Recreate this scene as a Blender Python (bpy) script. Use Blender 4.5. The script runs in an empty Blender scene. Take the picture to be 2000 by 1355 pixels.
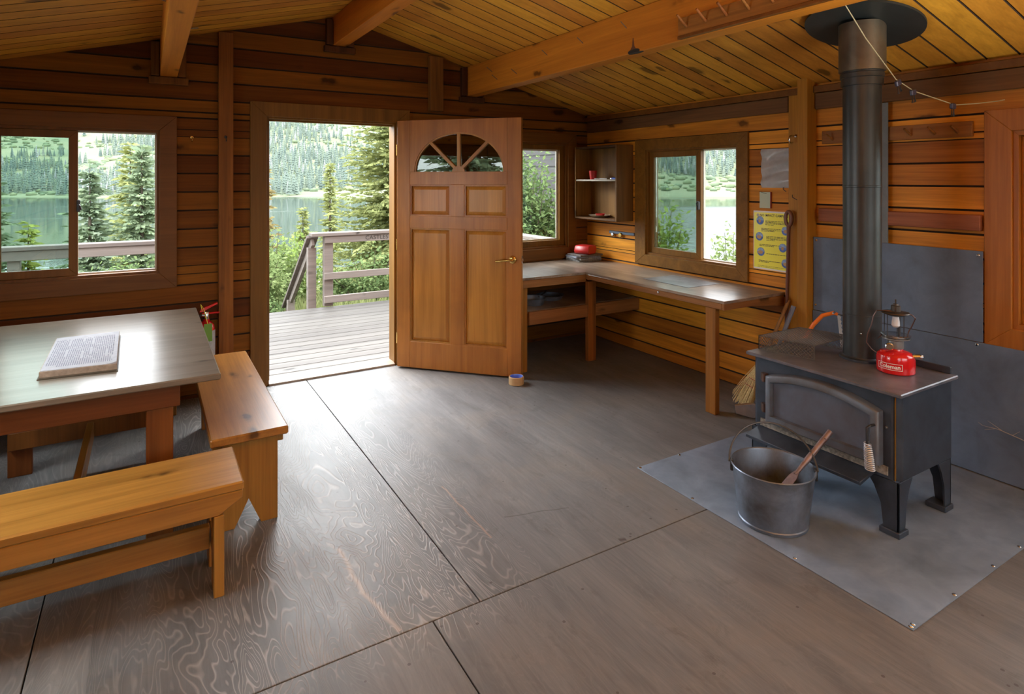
import bpy, bmesh, math, random
import numpy as np
from mathutils import Vector, Matrix, noise
S = bpy.context.scene
COL = S.collection
PI = math.pi
R = random.Random(7)

# ------------------------------------------------------------------ camera
cam = bpy.data.cameras.new('camera')
cam.sensor_fit = 'HORIZONTAL'; cam.sensor_width = 36.0
cam.lens = 1182.0 / 2000.0 * 36.0
cam.shift_y = -(677.5 - 349.0) / 2000.0
cam.clip_start = 0.05; cam.clip_end = 3000
co = bpy.data.objects.new('camera', cam); COL.objects.link(co)
co.location = (0, 0, 1.58); co.rotation_euler = (PI / 2, 0, -0.5415)
S.camera = co
YAW = 0.5415
# ------------------------------------------------------------------ world: bright overcast sky
SKY = 6.5
W = bpy.data.worlds.new('sky'); S.world = W; W.use_nodes = True
wn = W.node_tree; wn.nodes.clear()
wo = wn.nodes.new('ShaderNodeOutputWorld'); wb = wn.nodes.new('ShaderNodeBackground')
wt = wn.nodes.new('ShaderNodeTexCoord'); ws = wn.nodes.new('ShaderNodeSeparateXYZ')
wr = wn.nodes.new('ShaderNodeValToRGB')
wr.color_ramp.elements[0].position = 0.45; wr.color_ramp.elements[0].color = (0.30, 0.32, 0.30, 1)
wr.color_ramp.elements[1].position = 0.60; wr.color_ramp.elements[1].color = (0.92, 0.97, 1.0, 1)
wm = wn.nodes.new('ShaderNodeMath'); wm.operation = 'MULTIPLY_ADD'; wm.inputs[1].default_value = 0.5; wm.inputs[2].default_value = 0.5
wn.links.new(wt.outputs['Generated'], ws.inputs[0]); wn.links.new(ws.outputs[2], wm.inputs[0])
wn.links.new(wm.outputs[0], wr.inputs[0]); wn.links.new(wr.outputs[0], wb.inputs[0])
wb.inputs[1].default_value = SKY; wn.links.new(wb.outputs[0], wo.inputs[0])
# soft sun behind thin cloud
sd = bpy.data.lights.new('sun', 'SUN'); sd.energy = 1.6; sd.angle = math.radians(25); sd.color = (1.0, 0.95, 0.86)
so = bpy.data.objects.new('sun', sd); COL.objects.link(so); so.rotation_euler = (math.radians(38), 0, math.radians(125))

def area(name, loc, rot, sx, sy, energy, color=(1, 1, 1)):
    l = bpy.data.lights.new(name, 'AREA'); l.shape = 'RECTANGLE'; l.size = sx; l.size_y = sy; l.energy = energy; l.color = color
    o = bpy.data.objects.new(name, l); COL.objects.link(o); o.location = loc; o.rotation_euler = rot
    return o
# added fill lamps out of view, boosting daylight from deck, rear and left side
dl = area('fill_over_deck', (1.4, 5.75, 3.1), (math.radians(-34), 0, 0), 1.8, 0.8, 70, (0.94, 0.97, 1.0)); dl.data.spread = math.radians(75)
dg = area('fill_beyond_deck', (0.8, 7.3, 3.3), (math.radians(-62), 0, math.radians(22)), 3.0, 1.0, 150, (0.95, 0.97, 1.0)); dg.data.spread = math.radians(90)
rw_ = area('fill_rear_uplight', (1.3, -1.4, 0.85), (math.radians(148), 0, 0), 3.8, 0.9, 185, (1.0, 0.94, 0.84)); rw_.data.spread = math.radians(85)  # added uplight inside the rear wall, brightens the ceiling
sl = area('fill_side_high', (-2.2, 2.95, 3.1), (0, math.radians(-46), 0), 0.8, 1.6, 70, (0.90, 0.96, 1.0)); sl.data.spread = math.radians(80)
area('fill_side_low', (-3.2, 2.9, 1.2), (math.radians(90), 0, math.radians(-90)), 2.2, 0.8, 85, (0.95, 0.97, 1.0))  # added panel outside at waist height, brightens the right wall

S.view_settings.view_transform = 'Standard'; S.view_settings.look = 'None'
S.view_settings.gamma = 1.0; S.view_settings.use_curve_mapping = False
S.view_settings.exposure = 0.0
S.cycles.use_denoising = True
S.cycles.max_bounces = 10; S.cycles.diffuse_bounces = 6; S.cycles.glossy_bounces = 4
S.cycles.transparent_max_bounces = 12; S.cycles.sample_clamp_indirect = 6.0
S.cycles.caustics_reflective = False; S.cycles.caustics_refractive = False

# ------------------------------------------------------------------ material helpers
class NT:
    def __init__(s, name):
        s.m = bpy.data.materials.new(name); s.m.use_nodes = True
        s.t = s.m.node_tree; s.b = s.t.nodes['Principled BSDF']
    def n(s, typ, ins=None, **kw):
        x = s.t.nodes.new('ShaderNode' + typ)
        for k, v in kw.items(): setattr(x, k, v)
        for k, v in (ins or {}).items():
            if hasattr(v, 'is_linked') or isinstance(v, bpy.types.NodeSocket): s.t.links.new(v, x.inputs[k])
            else: x.inputs[k].default_value = v
        return x
    def math(s, op, a, b=0.0, c=0.0, clamp=False):
        x = s.n('Math', {0: a, 1: b, 2: c}, operation=op); x.use_clamp = clamp; return x.outputs[0]
    def mix(s, f, a, b, blend='MIX'):
        x = s.t.nodes.new('ShaderNodeMix'); x.data_type = 'RGBA'; x.blend_type = blend
        for i, v in ((0, f), (6, a), (7, b)):
            if isinstance(v, bpy.types.NodeSocket): s.t.links.new(v, x.inputs[i])
            else: x.inputs[i].default_value = v if i == 0 else (*v, 1)
        return x.outputs[2]
    def ramp(s, f, stops):
        x = s.t.nodes.new('ShaderNodeValToRGB'); e = x.color_ramp.elements
        while len(e) < len(stops): e.new(0.5)
        for q, (p, c) in zip(e, stops): q.position = p; q.color = (*c, 1) if len(c) == 3 else c
        s.t.links.new(f, x.inputs[0]); return x.outputs[0]
    def set(s, **kw):
        for k, v in kw.items():
            k = {'color': 'Base Color', 'rough': 'Roughness', 'metal': 'Metallic', 'spec': 'Specular IOR Level', 'coat': 'Coat Weight', 'coatr': 'Coat Roughness', 'normal': 'Normal', 'alpha': 'Alpha', 'trans': 'Transmission Weight', 'ior': 'IOR', 'emis': 'Emission Color', 'emst': 'Emission Strength', 'sheen': 'Sheen Weight'}[k]
            if isinstance(v, bpy.types.NodeSocket): s.t.links.new(v, s.b.inputs[k])
            else: s.b.inputs[k].default_value = (*v, 1) if isinstance(v, tuple) and len(v) == 3 else v
        return s.m
    def bump(s, h, st=0.3, d=0.01):
        return s.n('Bump', {'Height': h, 'Strength': st, 'Distance': d}).outputs[0]
    def obj(s, jitter=True):
        tc = s.n('TexCoord').outputs['Object']
        if jitter:
            r = s.n('ObjectInfo').outputs['Random']
            r10 = s.math('MULTIPLY', r, 17.0)
            return s.n('VectorMath', {0: tc, 1: r10}, operation='ADD').outputs[0]
        return tc
    def mapv(s, v, sc, loc=(0, 0, 0), rot=(0, 0, 0)):
        return s.n('Mapping', {'Vector': v, 'Scale': sc, 'Location': loc, 'Rotation': rot}).outputs[0]
    def noise(s, v, sc=1.0, det=4.0, dist=0.0, rough=0.5):
        return s.n('TexNoise', {'Vector': v, 'Scale': sc, 'Detail': det, 'Distortion': dist, 'Roughness': rough}).outputs[0]

def sc_axis(axis, along, across):
    return tuple(along if a == axis else across for a in 'XYZ')

def wood(name, dark, light, axis='X', board=None, knots=0.0, rough=0.5, coat=0.0, vary=0.45, dirt=0.0, spec=0.25, bmp=0.12):
    """planed timber: grain along an axis, optional tone change per board, knots"""
    k = NT(name); v = k.obj(board is None)
    if board:
        ax, h, off = board
        sep = k.n('SeparateXYZ', {0: v}).outputs['XYZ'.index(ax)]
        bi = k.math('FLOOR', k.math('DIVIDE', k.math('SUBTRACT', sep, off), h))
        wnn = k.n('TexWhiteNoise', {'W': bi}, noise_dimensions='1D'); rv = wnn.outputs[0]
        sh = k.math('MULTIPLY', rv, 31.0); vv = k.n('VectorMath', {0: v, 1: sh}, operation='ADD').outputs[0]
    else:
        rv = k.n('ObjectInfo').outputs['Random']; vv = v
    g1 = k.noise(k.mapv(vv, sc_axis(axis, 0.7, 11.0)), 1.0, 5, 0.8, 0.55)
    g2 = k.noise(k.mapv(vv, sc_axis(axis, 2.5, 90.0)), 1.0, 3, 0.2, 0.6)
    f = k.math('MULTIPLY_ADD', g2, 0.35, k.math('MULTIPLY', g1, 0.75))
    f = k.math('MULTIPLY_ADD', f, 1.9, -0.55, clamp=True)
    c = k.ramp(f, [(0.0, dark), (0.75, light), (1.0, tuple(min(1, x * 1.12) for x in light))])
    val = k.math('MULTIPLY_ADD', rv, vary * 2, 1.0 - vary)
    c = k.n('HueSaturation', {'Color': c, 'Value': val, 'Hue': k.math('MULTIPLY_ADD', rv, 0.018, 0.491)}).outputs[0]
    if knots > 0:
        kv = k.n('VectorMath', {0: k.mapv(vv, sc_axis(axis, 2.6, 6.5)), 1: k.n('VectorMath', {0: k.n('TexNoise', {'Vector': vv, 'Scale': 14.0}).outputs['Color'], 1: (0.25, 0.25, 0.25)}, operation='MULTIPLY').outputs[0]}, operation='ADD').outputs[0]
        vo = k.n('TexVoronoi', {'Vector': kv, 'Scale': 1.0, 'Randomness': 1.0})
        rr = k.math('MULTIPLY_ADD', k.n('SeparateColor', {0: vo.outputs['Color']}).outputs[0], 0.22, -0.02 - 0.10 * (1 - knots))
        d = k.math('SUBTRACT', vo.outputs['Distance'], rr)
        kf = k.math('SUBTRACT', 1.0, k.math('MULTIPLY', d, 7.0, clamp=True))
        kf = k.math('MULTIPLY', k.math('POWER', kf, 2.2), 0.8, clamp=True)
        c = k.mix(kf, c, tuple(x * 0.22 for x in dark))
    if dirt > 0:
        dn = k.noise(k.mapv(v, (1.3, 1.3, 1.3)), 1.6, 5, 0.6)
        df = k.math('MULTIPLY', k.math('SUBTRACT', dn, 0.48), 5.0 * dirt, clamp=True)
        c = k.mix(df, c, (0.035, 0.028, 0.022))
    return k.set(color=c, rough=rough, coat=coat, coatr=0.25, spec=spec, normal=k.bump(f, bmp, 0.004))

def plain(name, col, rough=0.5, metal=0.0, mott=0.0, mscale=9.0, spec=0.5, coat=0.0, bump=0.0, dark=None):
    k = NT(name); v = k.obj()
    c = col
    nrm = None
    if mott > 0 or bump > 0:
        n = k.noise(v, mscale, 6, 0.4, 0.6)
        if mott > 0:
            c = k.ramp(n, [(0.30, dark or tuple(x * (1 - mott) for x in col)), (0.68, tuple(min(1, x * (1 + mott * 0.5)) for x in col))])
        if bump > 0: nrm = k.bump(n, bump, 0.004)
    m = k.set(color=c, rough=rough, metal=metal, spec=spec, coat=coat)
    if nrm is not None: k.set(normal=nrm)
    return m

def glass_thin(name, tint=(0.97, 0.985, 0.98), refl=1.0):
    k = NT(name); t = k.t; t.nodes.remove(k.b)
    fr = k.n('Fresnel', {'IOR': 1.5}).outputs[0]
    fr = k.math('MULTIPLY', fr, refl, clamp=True)
    a = k.n('BsdfTransparent', {'Color': (*tint, 1)}).outputs[0]
    b = k.n('BsdfGlossy', {'Roughness': 0.01, 'Color': (1, 1, 1, 1)}).outputs[0]
    mx = k.n('MixShader', {0: fr, 1: a, 2: b}).outputs[0]
    t.links.new(mx, t.nodes['Material Output'].inputs['Surface'])
    return k.m

def leafmat(name, dark, light, trans=0.35):
    k = NT(name); t = k.t; t.nodes.remove(k.b)
    r = k.n('NewGeometry').outputs['Random Per Island']
    rv = k.n('ObjectInfo').outputs['Random']
    f = k.math('MULTIPLY_ADD', rv, 0.3, k.math('MULTIPLY', r, 0.7))
    c = k.ramp(f, [(0.0, dark), (1.0, light)])
    a = k.n('BsdfDiffuse', {'Color': c}).outputs[0]
    b = k.n('BsdfTranslucent', {'Color': c}).outputs[0]
    mx = k.n('MixShader', {0: trans, 1: a, 2: b}).outputs[0]
    t.links.new(mx, t.nodes['Material Output'].inputs['Surface'])
    return k.m

def attrmat(name, stops):
    k = NT(name)
    a = k.n('Attribute', attribute_name='tone').outputs['Fac']
    return k.set(color=k.ramp(a, stops), rough=0.85, spec=0.1)

# ------------------------------------------------------------------ mesh helpers
class MB:
    def __init__(s): s.bm = bmesh.new()
    def _bev(s, geom_verts, bev, edges=None):
        if bev > 0:
            es = edges if edges is not None else list({e for v in geom_verts for e in v.link_edges})
            bmesh.ops.bevel(s.bm, geom=es, offset=bev, segments=1, affect='EDGES', profile=0.5)
    def box(s, a, b, bev=0.0, M=None, along=None):
        x0, y0, z0 = (min(p, q) for p, q in zip(a, b)); x1, y1, z1 = (max(p, q) for p, q in zip(a, b))
        vs = [s.bm.verts.new(p) for p in ((x0, y0, z0), (x1, y0, z0), (x1, y1, z0), (x0, y1, z0), (x0, y0, z1), (x1, y0, z1), (x1, y1, z1), (x0, y1, z1))]
        if M is not None:
            for v in vs: v.co = M @ v.co
        for f in ((0, 3, 2, 1), (4, 5, 6, 7), (0, 1, 5, 4), (1, 2, 6, 5), (2, 3, 7, 6), (3, 0, 4, 7)):
            s.bm.faces.new([vs[i] for i in f])
        if bev > 0:
            if along is None: s._bev(vs, bev)
            else:
                i = 'XYZ'.index(along); es = []
                for e in {e for v in vs for e in v.link_edges}:
                    d = e.verts[1].co - e.verts[0].co
                    if abs(d[i]) > 0.999 * d.length: es.append(e)
                s._bev(None, bev, es)
        return s
    def prism(s, poly, axis, a, b, bev=0.0, f=None):
        """2-D polygon extruded along an axis; axis X: poly=(y,z), Y: (x,z), Z: (x,y)"""
        def P(p, t):
            q = {'X': (t, p[0], p[1]), 'Y': (p[0], t, p[1]), 'Z': (p[0], p[1], t)}[axis]
            return f(q) if f else q
        A = [s.bm.verts.new(P(p, a)) for p in poly]; B = [s.bm.verts.new(P(p, b)) for p in poly]
        n = len(poly)
        s.bm.faces.new(A[::-1]); s.bm.faces.new(B)
        for i in range(n): s.bm.faces.new((A[i], A[(i + 1) % n], B[(i + 1) % n], B[i]))
        s._bev(A + B, bev)
        return s
    def tube(s, pts, r, n=8, closed=False, caps=True):
        pts = [Vector(p) for p in pts]; rings = []; N = len(pts)
        rr = r if hasattr(r, '__len__') else [r] * N
        prev = None
        for i, p in enumerate(pts):
            if closed: t = pts[(i + 1) % N] - pts[i - 1]
            else: t = pts[min(i + 1, N - 1)] - pts[max(i - 1, 0)]
            t.normalize()
            if prev is None:
                u = t.orthogonal().normalized()
            else:
                u = (prev - t * prev.dot(t))
                u = u.normalized() if u.length > 1e-6 else t.orthogonal().normalized()
            prev = u; w = t.cross(u)
            rings.append([s.bm.verts.new(p + (u * math.cos(2 * PI * j / n) + w * math.sin(2 * PI * j / n)) * rr[i]) for j in range(n)])
        for i in range(N if closed else N - 1):
            a, b = rings[i], rings[(i + 1) % N]
            for j in range(n): s.bm.faces.new((a[j], a[(j + 1) % n], b[(j + 1) % n], b[j]))
        if caps and not closed:
            s.bm.faces.new(rings[0][::-1]); s.bm.faces.new(rings[-1])
        return s
    def lathe(s, prof, c=(0, 0, 0), n=32, M=None):
        c = Vector(c); rings = []
        for r, z in prof:
            if r < 1e-6: rings.append([s.bm.verts.new((0, 0, z))])
            else: rings.append([s.bm.verts.new((r * math.cos(2 * PI * j / n), r * math.sin(2 * PI * j / n), z)) for j in range(n)])
        for i in range(len(rings) - 1):
            a, b = rings[i], rings[i + 1]
            if len(a) == 1 and len(b) == 1: continue
            for j in range(n):
                k = (j + 1) % n
                if len(a) == 1: s.bm.faces.new((a[0], b[k], b[j]))
                elif len(b) == 1: s.bm.faces.new((a[j], a[k], b[0]))
                else: s.bm.faces.new((a[j], a[k], b[k], b[j]))
        for rg in rings:
            for v in rg: v.co = (M @ v.co if M is not None else v.co) + c
        return s
    def done(s, name, mat, parent=None, origin=None, smooth=30, flip=False):
        bmesh.ops.recalc_face_normals(s.bm, faces=s.bm.faces)
        off = Vector((0, 0, 0))
        if parent is not None: off = WL[parent.name]
        elif origin is not None: off = Vector(origin)
        if off.length > 0: bmesh.ops.translate(s.bm, verts=s.bm.verts, vec=-off)
        me = bpy.data.meshes.new(name); s.bm.to_mesh(me); s.bm.free()
        me.materials.append(mat)
        if smooth:
            me.polygons.foreach_set('use_smooth', [True] * len(me.polygons))
            me.set_sharp_from_angle(angle=math.radians(smooth))
        o = bpy.data.objects.new(name, me); COL.objects.link(o)
        if parent is not None: o.parent = parent; WL[o.name] = off
        else: o.location = off; WL[o.name] = off
        return o
WL = {}
def tag(o, label, cat, group=None, kind=None):
    o['label'] = label; o['category'] = cat
    if group: o['group'] = group
    if kind: o['kind'] = kind
    return o
def thing(name, label, cat, loc, group=None, kind=None):
    o = bpy.data.objects.new(name, None); COL.objects.link(o); o.location = loc; o.empty_display_size = 0.1
    WL[o.name] = Vector(loc)
    return tag(o, label, cat, group, kind)
def copy_tree(o, loc, rz=0.0, sc=1.0, label=None, group=None):
    c = o.copy(); COL.objects.link(c); c.location = loc; c.rotation_euler = (0, 0, rz); c.scale = (sc, sc, sc)
    if label: c['label'] = label
    if group: c['group'] = group
    for ch in o.children:
        d = ch.copy(); COL.objects.link(d); d.parent = c
        for g in ch.children:
            e = g.copy(); COL.objects.link(e); e.parent = d
    return c
def mesh_np(name, V, F, mat, loc=(0, 0, 0), parent=None, smooth=False, tone=None):
    me = bpy.data.meshes.new(name)
    V = np.asarray(V, np.float32); F = np.asarray(F, np.int32); k = F.shape[1]
    me.vertices.add(len(V)); me.vertices.foreach_set('co', V.ravel())
    me.loops.add(F.size); me.loops.foreach_set('vertex_index', F.ravel())
    me.polygons.add(len(F)); me.polygons.foreach_set('loop_start', np.arange(0, F.size, k, dtype=np.int32))
    if tone is not None:
        at = me.attributes.new('tone', 'FLOAT', 'POINT'); at.data.foreach_set('value', np.asarray(tone, np.float32))
    me.update(calc_edges=True); me.validate()
    me.materials.append(mat)
    if smooth: me.polygons.foreach_set('use_smooth', [True] * len(me.polygons))
    o = bpy.data.objects.new(name, me); COL.objects.link(o)
    if parent is not None: o.parent = parent
    else: o.location = loc
    return o
def text_mesh(body, size, space=1.0, bold=0.0):
    """outline text as a list of polygons (verts, faces) in the XY plane, centred"""
    cu = bpy.data.curves.new('text', 'FONT'); cu.body = body; cu.size = size; cu.align_x = 'CENTER'; cu.align_y = 'CENTER'
    cu.space_character = space; cu.resolution_u = 3; cu.offset = bold
    ob = bpy.data.objects.new('text', cu); COL.objects.link(ob)
    dg = bpy.context.evaluated_depsgraph_get(); dg.update()
    me = bpy.data.meshes.new_from_object(ob.evaluated_get(dg))
    V = [v.co.copy() for v in me.vertices]; Fc = [list(p.vertices) for p in me.polygons]
    bpy.data.objects.remove(ob); bpy.data.curves.remove(cu); bpy.data.meshes.remove(me)
    return V, Fc
def add_poly(mb, V, F, f):
    vs = [mb.bm.verts.new(f(v)) for v in V]
    for q in F:
        try: mb.bm.faces.new([vs[i] for i in q])
        except ValueError: pass

# ------------------------------------------------------------------ materials
DK = (0.085, 0.028, 0.006); LT = (0.40, 0.165, 0.036)
M_wallX = wood('wall_boards_across', (0.085, 0.0255, 0.003), (0.205, 0.066, 0.0065), 'X', ('Z', 0.133, 0.022), 0.85, 0.68, vary=0.40, spec=0.2)  # back wall shade put into a darker colour of the boards
M_wallY = wood('wall_boards_along', (0.25, 0.080, 0.008), (0.68, 0.260, 0.024), 'Y', ('Z', 0.131, 0.0975), 0.8, 0.5, vary=0.42)  # brighter boards: light from the door put into the colour
M_ceil = wood('ceiling_boards', (0.40, 0.165, 0.018), (0.66, 0.300, 0.036), 'X', ('Y', 0.144, 2.474), 1.0, 0.5, vary=0.16)
M_beam = wood('beam_timber', (0.34, 0.105, 0.011), (0.58, 0.205, 0.022), 'Y', None, 0.6, 0.5, vary=0.06)
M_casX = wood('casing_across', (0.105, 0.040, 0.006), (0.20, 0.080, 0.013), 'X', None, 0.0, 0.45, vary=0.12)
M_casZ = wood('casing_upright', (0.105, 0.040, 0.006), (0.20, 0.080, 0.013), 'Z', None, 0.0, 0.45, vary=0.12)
M_casL = wood('casing_lit_tone', (0.25, 0.092, 0.010), (0.46, 0.185, 0.024), 'Z', None, 0.0, 0.42, vary=0.06)  # lighter copy of the casing wood, lit tone put into the colour
M_postZ = wood('post_timber', (0.12, 0.040, 0.006), (0.32, 0.120, 0.018), 'Z', None, 0.4, 0.55, vary=0.15)
M_brk = wood('bracket_timber', (0.05, 0.016, 0.004), (0.17, 0.06, 0.012), 'Z', None, 0.2, 0.6)
M_door = wood('door_fir', (0.28, 0.105, 0.017), (0.46, 0.195, 0.036), 'Z', None, 0.0, 0.38, coat=0.15, vary=0.08, dirt=0.25)
M_doorp = wood('door_panel_fir', (0.31, 0.115, 0.018), (0.50, 0.210, 0.040), 'Z', None, 0.0, 0.36, coat=0.15, vary=0.05, dirt=0.12)
M_table = wood('table_top_oak', (0.13, 0.102, 0.078), (0.235, 0.19, 0.148), 'X', None, 0.12, 0.30, coat=0.35, vary=0.02, dirt=0.25, bmp=0.03)
M_tleg = wood('table_red_fir', (0.105, 0.030, 0.006), (0.22, 0.068, 0.014), 'Z', None, 0.0, 0.45, vary=0.1)
M_bench = wood('bench_pine_across', (0.18, 0.068, 0.012), (0.40, 0.172, 0.036), 'X', None, 0.25, 0.38, coat=0.15, vary=0.08, dirt=0.15)
M_benchY = wood('bench_pine_along', (0.18, 0.068, 0.012), (0.40, 0.172, 0.036), 'Y', None, 0.25, 0.36, coat=0.2, vary=0.08, dirt=0.15)
M_benchZ = wood('bench_pine_upright', (0.18, 0.068, 0.012), (0.40, 0.172, 0.036), 'Z', None, 0.2, 0.42, vary=0.08)
M_count = wood('counter_top_ply', (0.17, 0.12, 0.085), (0.36, 0.27, 0.19), 'Y', None, 0.15, 0.34, coat=0.2, vary=0.05, dirt=0.55)
M_cwoodX = wood('counter_frame_across', (0.13, 0.05, 0.014), (0.36, 0.155, 0.045), 'X', None, 0.2, 0.5, vary=0.1)
M_cwoodY = wood('counter_frame_along', (0.13, 0.05, 0.014), (0.36, 0.155, 0.045), 'Y', None, 0.2, 0.5, vary=0.1)
M_deck = wood('weathered_deck', (0.085, 0.077, 0.071), (0.140, 0.128, 0.118), 'X', ('Y', 0.151, 5.02), 0.1, 0.6, vary=0.14)
M_rail = wood('weathered_rail', (0.14, 0.115, 0.102), (0.255, 0.215, 0.196), 'X', None, 0.2, 0.65, vary=0.2)
M_joint = plain('joint_grime_shade', (0.028, 0.011, 0.003), 0.8)  # joint faces: grime, plus groove shade put into the colour
M_gap = plain('shadow_gap_black', (0.012, 0.009, 0.007), 0.9)  # near-black backing; shade in the board gaps put into the colour

FLOOR_MARKS = [((0.700, 2.60), (0.700, 2.30), 0.014, (0.42, 0.33, 0.26), 0.8), ((0.700, 2.30), (0.757, 2.015), 0.014, (0.42, 0.33, 0.26), 0.8), ((1.426, 2.44), (1.734, 2.357), 0.006, (0.05, 0.042, 0.036), 0.8), ((1.293, 2.85), (1.297, 2.33), 0.007, (0.34, 0.22, 0.15), 0.7), ((1.765, 2.025), (1.797, 2.02), 0.018, (0.04, 0.028, 0.02), 1.0)]
def floor_mat():
    k = NT('worn_plywood'); v = k.obj(False)
    sx = k.n('SeparateXYZ', {0: v}); X, Y = sx.outputs[0], sx.outputs[1]
    # sheet id
    fx = k.math('FLOOR', k.math('DIVIDE', k.math('ADD', X, 0.165), 1.22)); fy = k.math('FLOOR', k.math('DIVIDE', k.math('SUBTRACT', Y, 2.0), 2.6))
    idn = k.n('TexWhiteNoise', {'Vector': k.n('CombineXYZ', {0: fx, 1: fy}).outputs[0]}, noise_dimensions='3D').outputs[0]
    vs = k.n('VectorMath', {0: v, 1: k.math('MULTIPLY', idn, 9.0)}, operation='ADD').outputs[0]
    base = k.noise(k.mapv(vs, (6.0, 1.6, 1)), 1.0, 6, 0.5, 0.6)
    blot = k.noise(k.mapv(v, (1, 1, 1)), 1.7, 5, 0.6, 0.6)
    c = k.ramp(base, [(0.30, (0.096, 0.095, 0.096)), (0.55, (0.137, 0.135, 0.135)), (0.78, (0.182, 0.174, 0.167))])
    c = k.mix(k.math('MULTIPLY', k.math('SUBTRACT', blot, 0.5), 4.0, clamp=True), c, (0.158, 0.140, 0.122))
    fine = k.noise(k.mapv(vs, (70.0, 3.0, 1)), 1.0, 4, 0.3, 0.65)
    c = k.n('HueSaturation', {'Color': c, 'Value': k.math('MULTIPLY_ADD', fine, 0.7, 0.65)}).outputs[0]
    scuff = k.noise(k.mapv(v, (5.0, 3.0, 1)), 1.5, 7, 0.9, 0.7)
    c = k.mix(k.math('MULTIPLY', k.math('SUBTRACT', scuff, 0.56), 5.0, clamp=True), c, (0.085, 0.078, 0.072))
    # cathedral grain: contour lines of a stretched noise field
    field = k.noise(k.mapv(vs, (4.6, 0.85, 1), (3.1, 1.7, 0)), 1.0, 3.0, 0.55, 0.5)
    saw = k.math('FRACT', k.math('MULTIPLY', field, 44.0))
    ln = k.math('ABSOLUTE', k.math('SUBTRACT', saw, 0.5))
    line = k.math('SUBTRACT', 1.0, k.math('MULTIPLY', ln, 5.5, clamp=True))
    # raised grain is strongest on the worn sheet inside the door
    m1 = k.math('SUBTRACT', 1.0, k.math('MULTIPLY', k.math('SUBTRACT', X, 0.95), 2.0, clamp=True))
    m2 = k.math('MULTIPLY', k.math('SUBTRACT', Y, 1.85), 6.0, clamp=True)
    wv = k.noise(k.mapv(v, (1, 1, 1)), 1.3, 2)
    mk = k.math('MULTIPLY', k.math('MULTIPLY', m1, m2), k.math('MULTIPLY_ADD', wv, 1.6, 0.0, clamp=True))
    m3 = k.math('MULTIPLY_ADD', k.math('MULTIPLY', k.math('ADD', X, 0.05), 2.5, clamp=True), 0.75, 0.25)
    mk = k.math('MULTIPLY_ADD', k.math('MULTIPLY', mk, m3), 0.92, 0.075, clamp=True)
    lf = k.math('MULTIPLY', line, mk)
    c = k.mix(k.math('MULTIPLY', lf, 0.75), c, (0.40, 0.37, 0.345))
    spots = k.n('TexVoronoi', {'Vector': v, 'Scale': 9.0}); sp = k.math('LESS_THAN', spots.outputs['Distance'], 0.055)
    c = k.mix(k.math('MULTIPLY', sp, 0.75), c, (0.05, 0.04, 0.035))
    def seg(p, q, w):
        a = math.atan2(q[1] - p[1], q[0] - p[0]); L = math.hypot(q[0] - p[0], q[1] - p[1])
        wob = k.math('MULTIPLY_ADD', k.noise(v, 7.0, 2), 0.03, -0.015)
        t = k.n('Mapping', {'Vector': v, 'Location': (p[0], p[1], 0), 'Rotation': (0, 0, a)}, vector_type='TEXTURE').outputs[0]
        q_ = k.n('SeparateXYZ', {0: t}); yy = k.math('ABSOLUTE', k.math('ADD', q_.outputs[1], wob))
        inx = k.math('MULTIPLY', k.math('GREATER_THAN', q_.outputs[0], 0.0), k.math('LESS_THAN', q_.outputs[0], L))
        return k.math('MULTIPLY', inx, k.math('SUBTRACT', 1.0, k.math('DIVIDE', yy, w, clamp=True)))
    for p, q, w, cc, st in FLOOR_MARKS: c = k.mix(k.math('MULTIPLY', seg(p, q, w), st), c, cc)
    hgt = k.math('MULTIPLY_ADD', lf, 1.0, k.math('MULTIPLY', base, 0.4))
    rg = k.math('MULTIPLY_ADD', blot, 0.25, 0.36)
    return k.set(color=c, rough=rg, spec=0.45, normal=k.bump(hgt, 0.22, 0.004))
M_floor = floor_mat()
M_steel = plain('hearth_steel', (0.185, 0.240, 0.325), 0.42, 0.1, 0.35, 5.0, 0.5)
M_shield = plain('cement_board', (0.125, 0.170, 0.250), 0.55, 0.0, 0.28, 6.0, 0.4)
M_iron = plain('stove_iron', (0.052, 0.066, 0.092), 0.38, 0.35, 0.45, 7.0, 0.5, bump=0.08)
M_irontop = plain('stove_plate', (0.150, 0.150, 0.180), 0.36, 0.3, 0.45, 8.0, 0.5)
M_ironlt = plain('stove_door_steel', (0.100, 0.120, 0.155), 0.45, 0.3, 0.35, 6.0, 0.5, dark=(0.075, 0.06, 0.052))
M_ash = plain('ash_crust', (0.26, 0.24, 0.21), 0.9, 0, 0.6, 60.0, 0.2, bump=0.6)
M_pipe = plain('stovepipe_steel', (0.050, 0.056, 0.060), 0.38, 0.4, 0.25, 5.0)
M_sleeve = plain('galvanised_sleeve', (0.17, 0.145, 0.11), 0.4, 0.6, 0.4, 6.0)
M_flange = plain('flange_black', (0.022, 0.028, 0.030), 0.5, 0.1, 0.2)
M_galv = plain('galvanised_pail', (0.18, 0.220, 0.29), 0.42, 0.55, 0.45, 7.0, dark=(0.08, 0.085, 0.095))
M_brass = plain('brass', (0.62, 0.40, 0.12), 0.22, 1.0)
M_chrome = plain('chrome', (0.62, 0.62, 0.64), 0.15, 1.0)
M_dkmet = plain('dark_metal', (0.05, 0.05, 0.055), 0.4, 0.6)
M_nail = plain('nail_grey', (0.16, 0.14, 0.12), 0.5, 0.5)
M_mesh = plain('expanded_mesh', (0.15, 0.13, 0.115), 0.5, 0.5)
M_red = plain('red_enamel', (0.62, 0.012, 0.015), 0.18, 0.0, coat=0.5)
M_redm = plain('red_plastic', (0.42, 0.015, 0.012), 0.4)
M_white = plain('white_paint', (0.80, 0.79, 0.76), 0.5)
M_cream = plain('cream_enamel', (0.62, 0.57, 0.47), 0.35)
M_black = plain('black_rubber', (0.015, 0.015, 0.016), 0.6)
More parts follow.
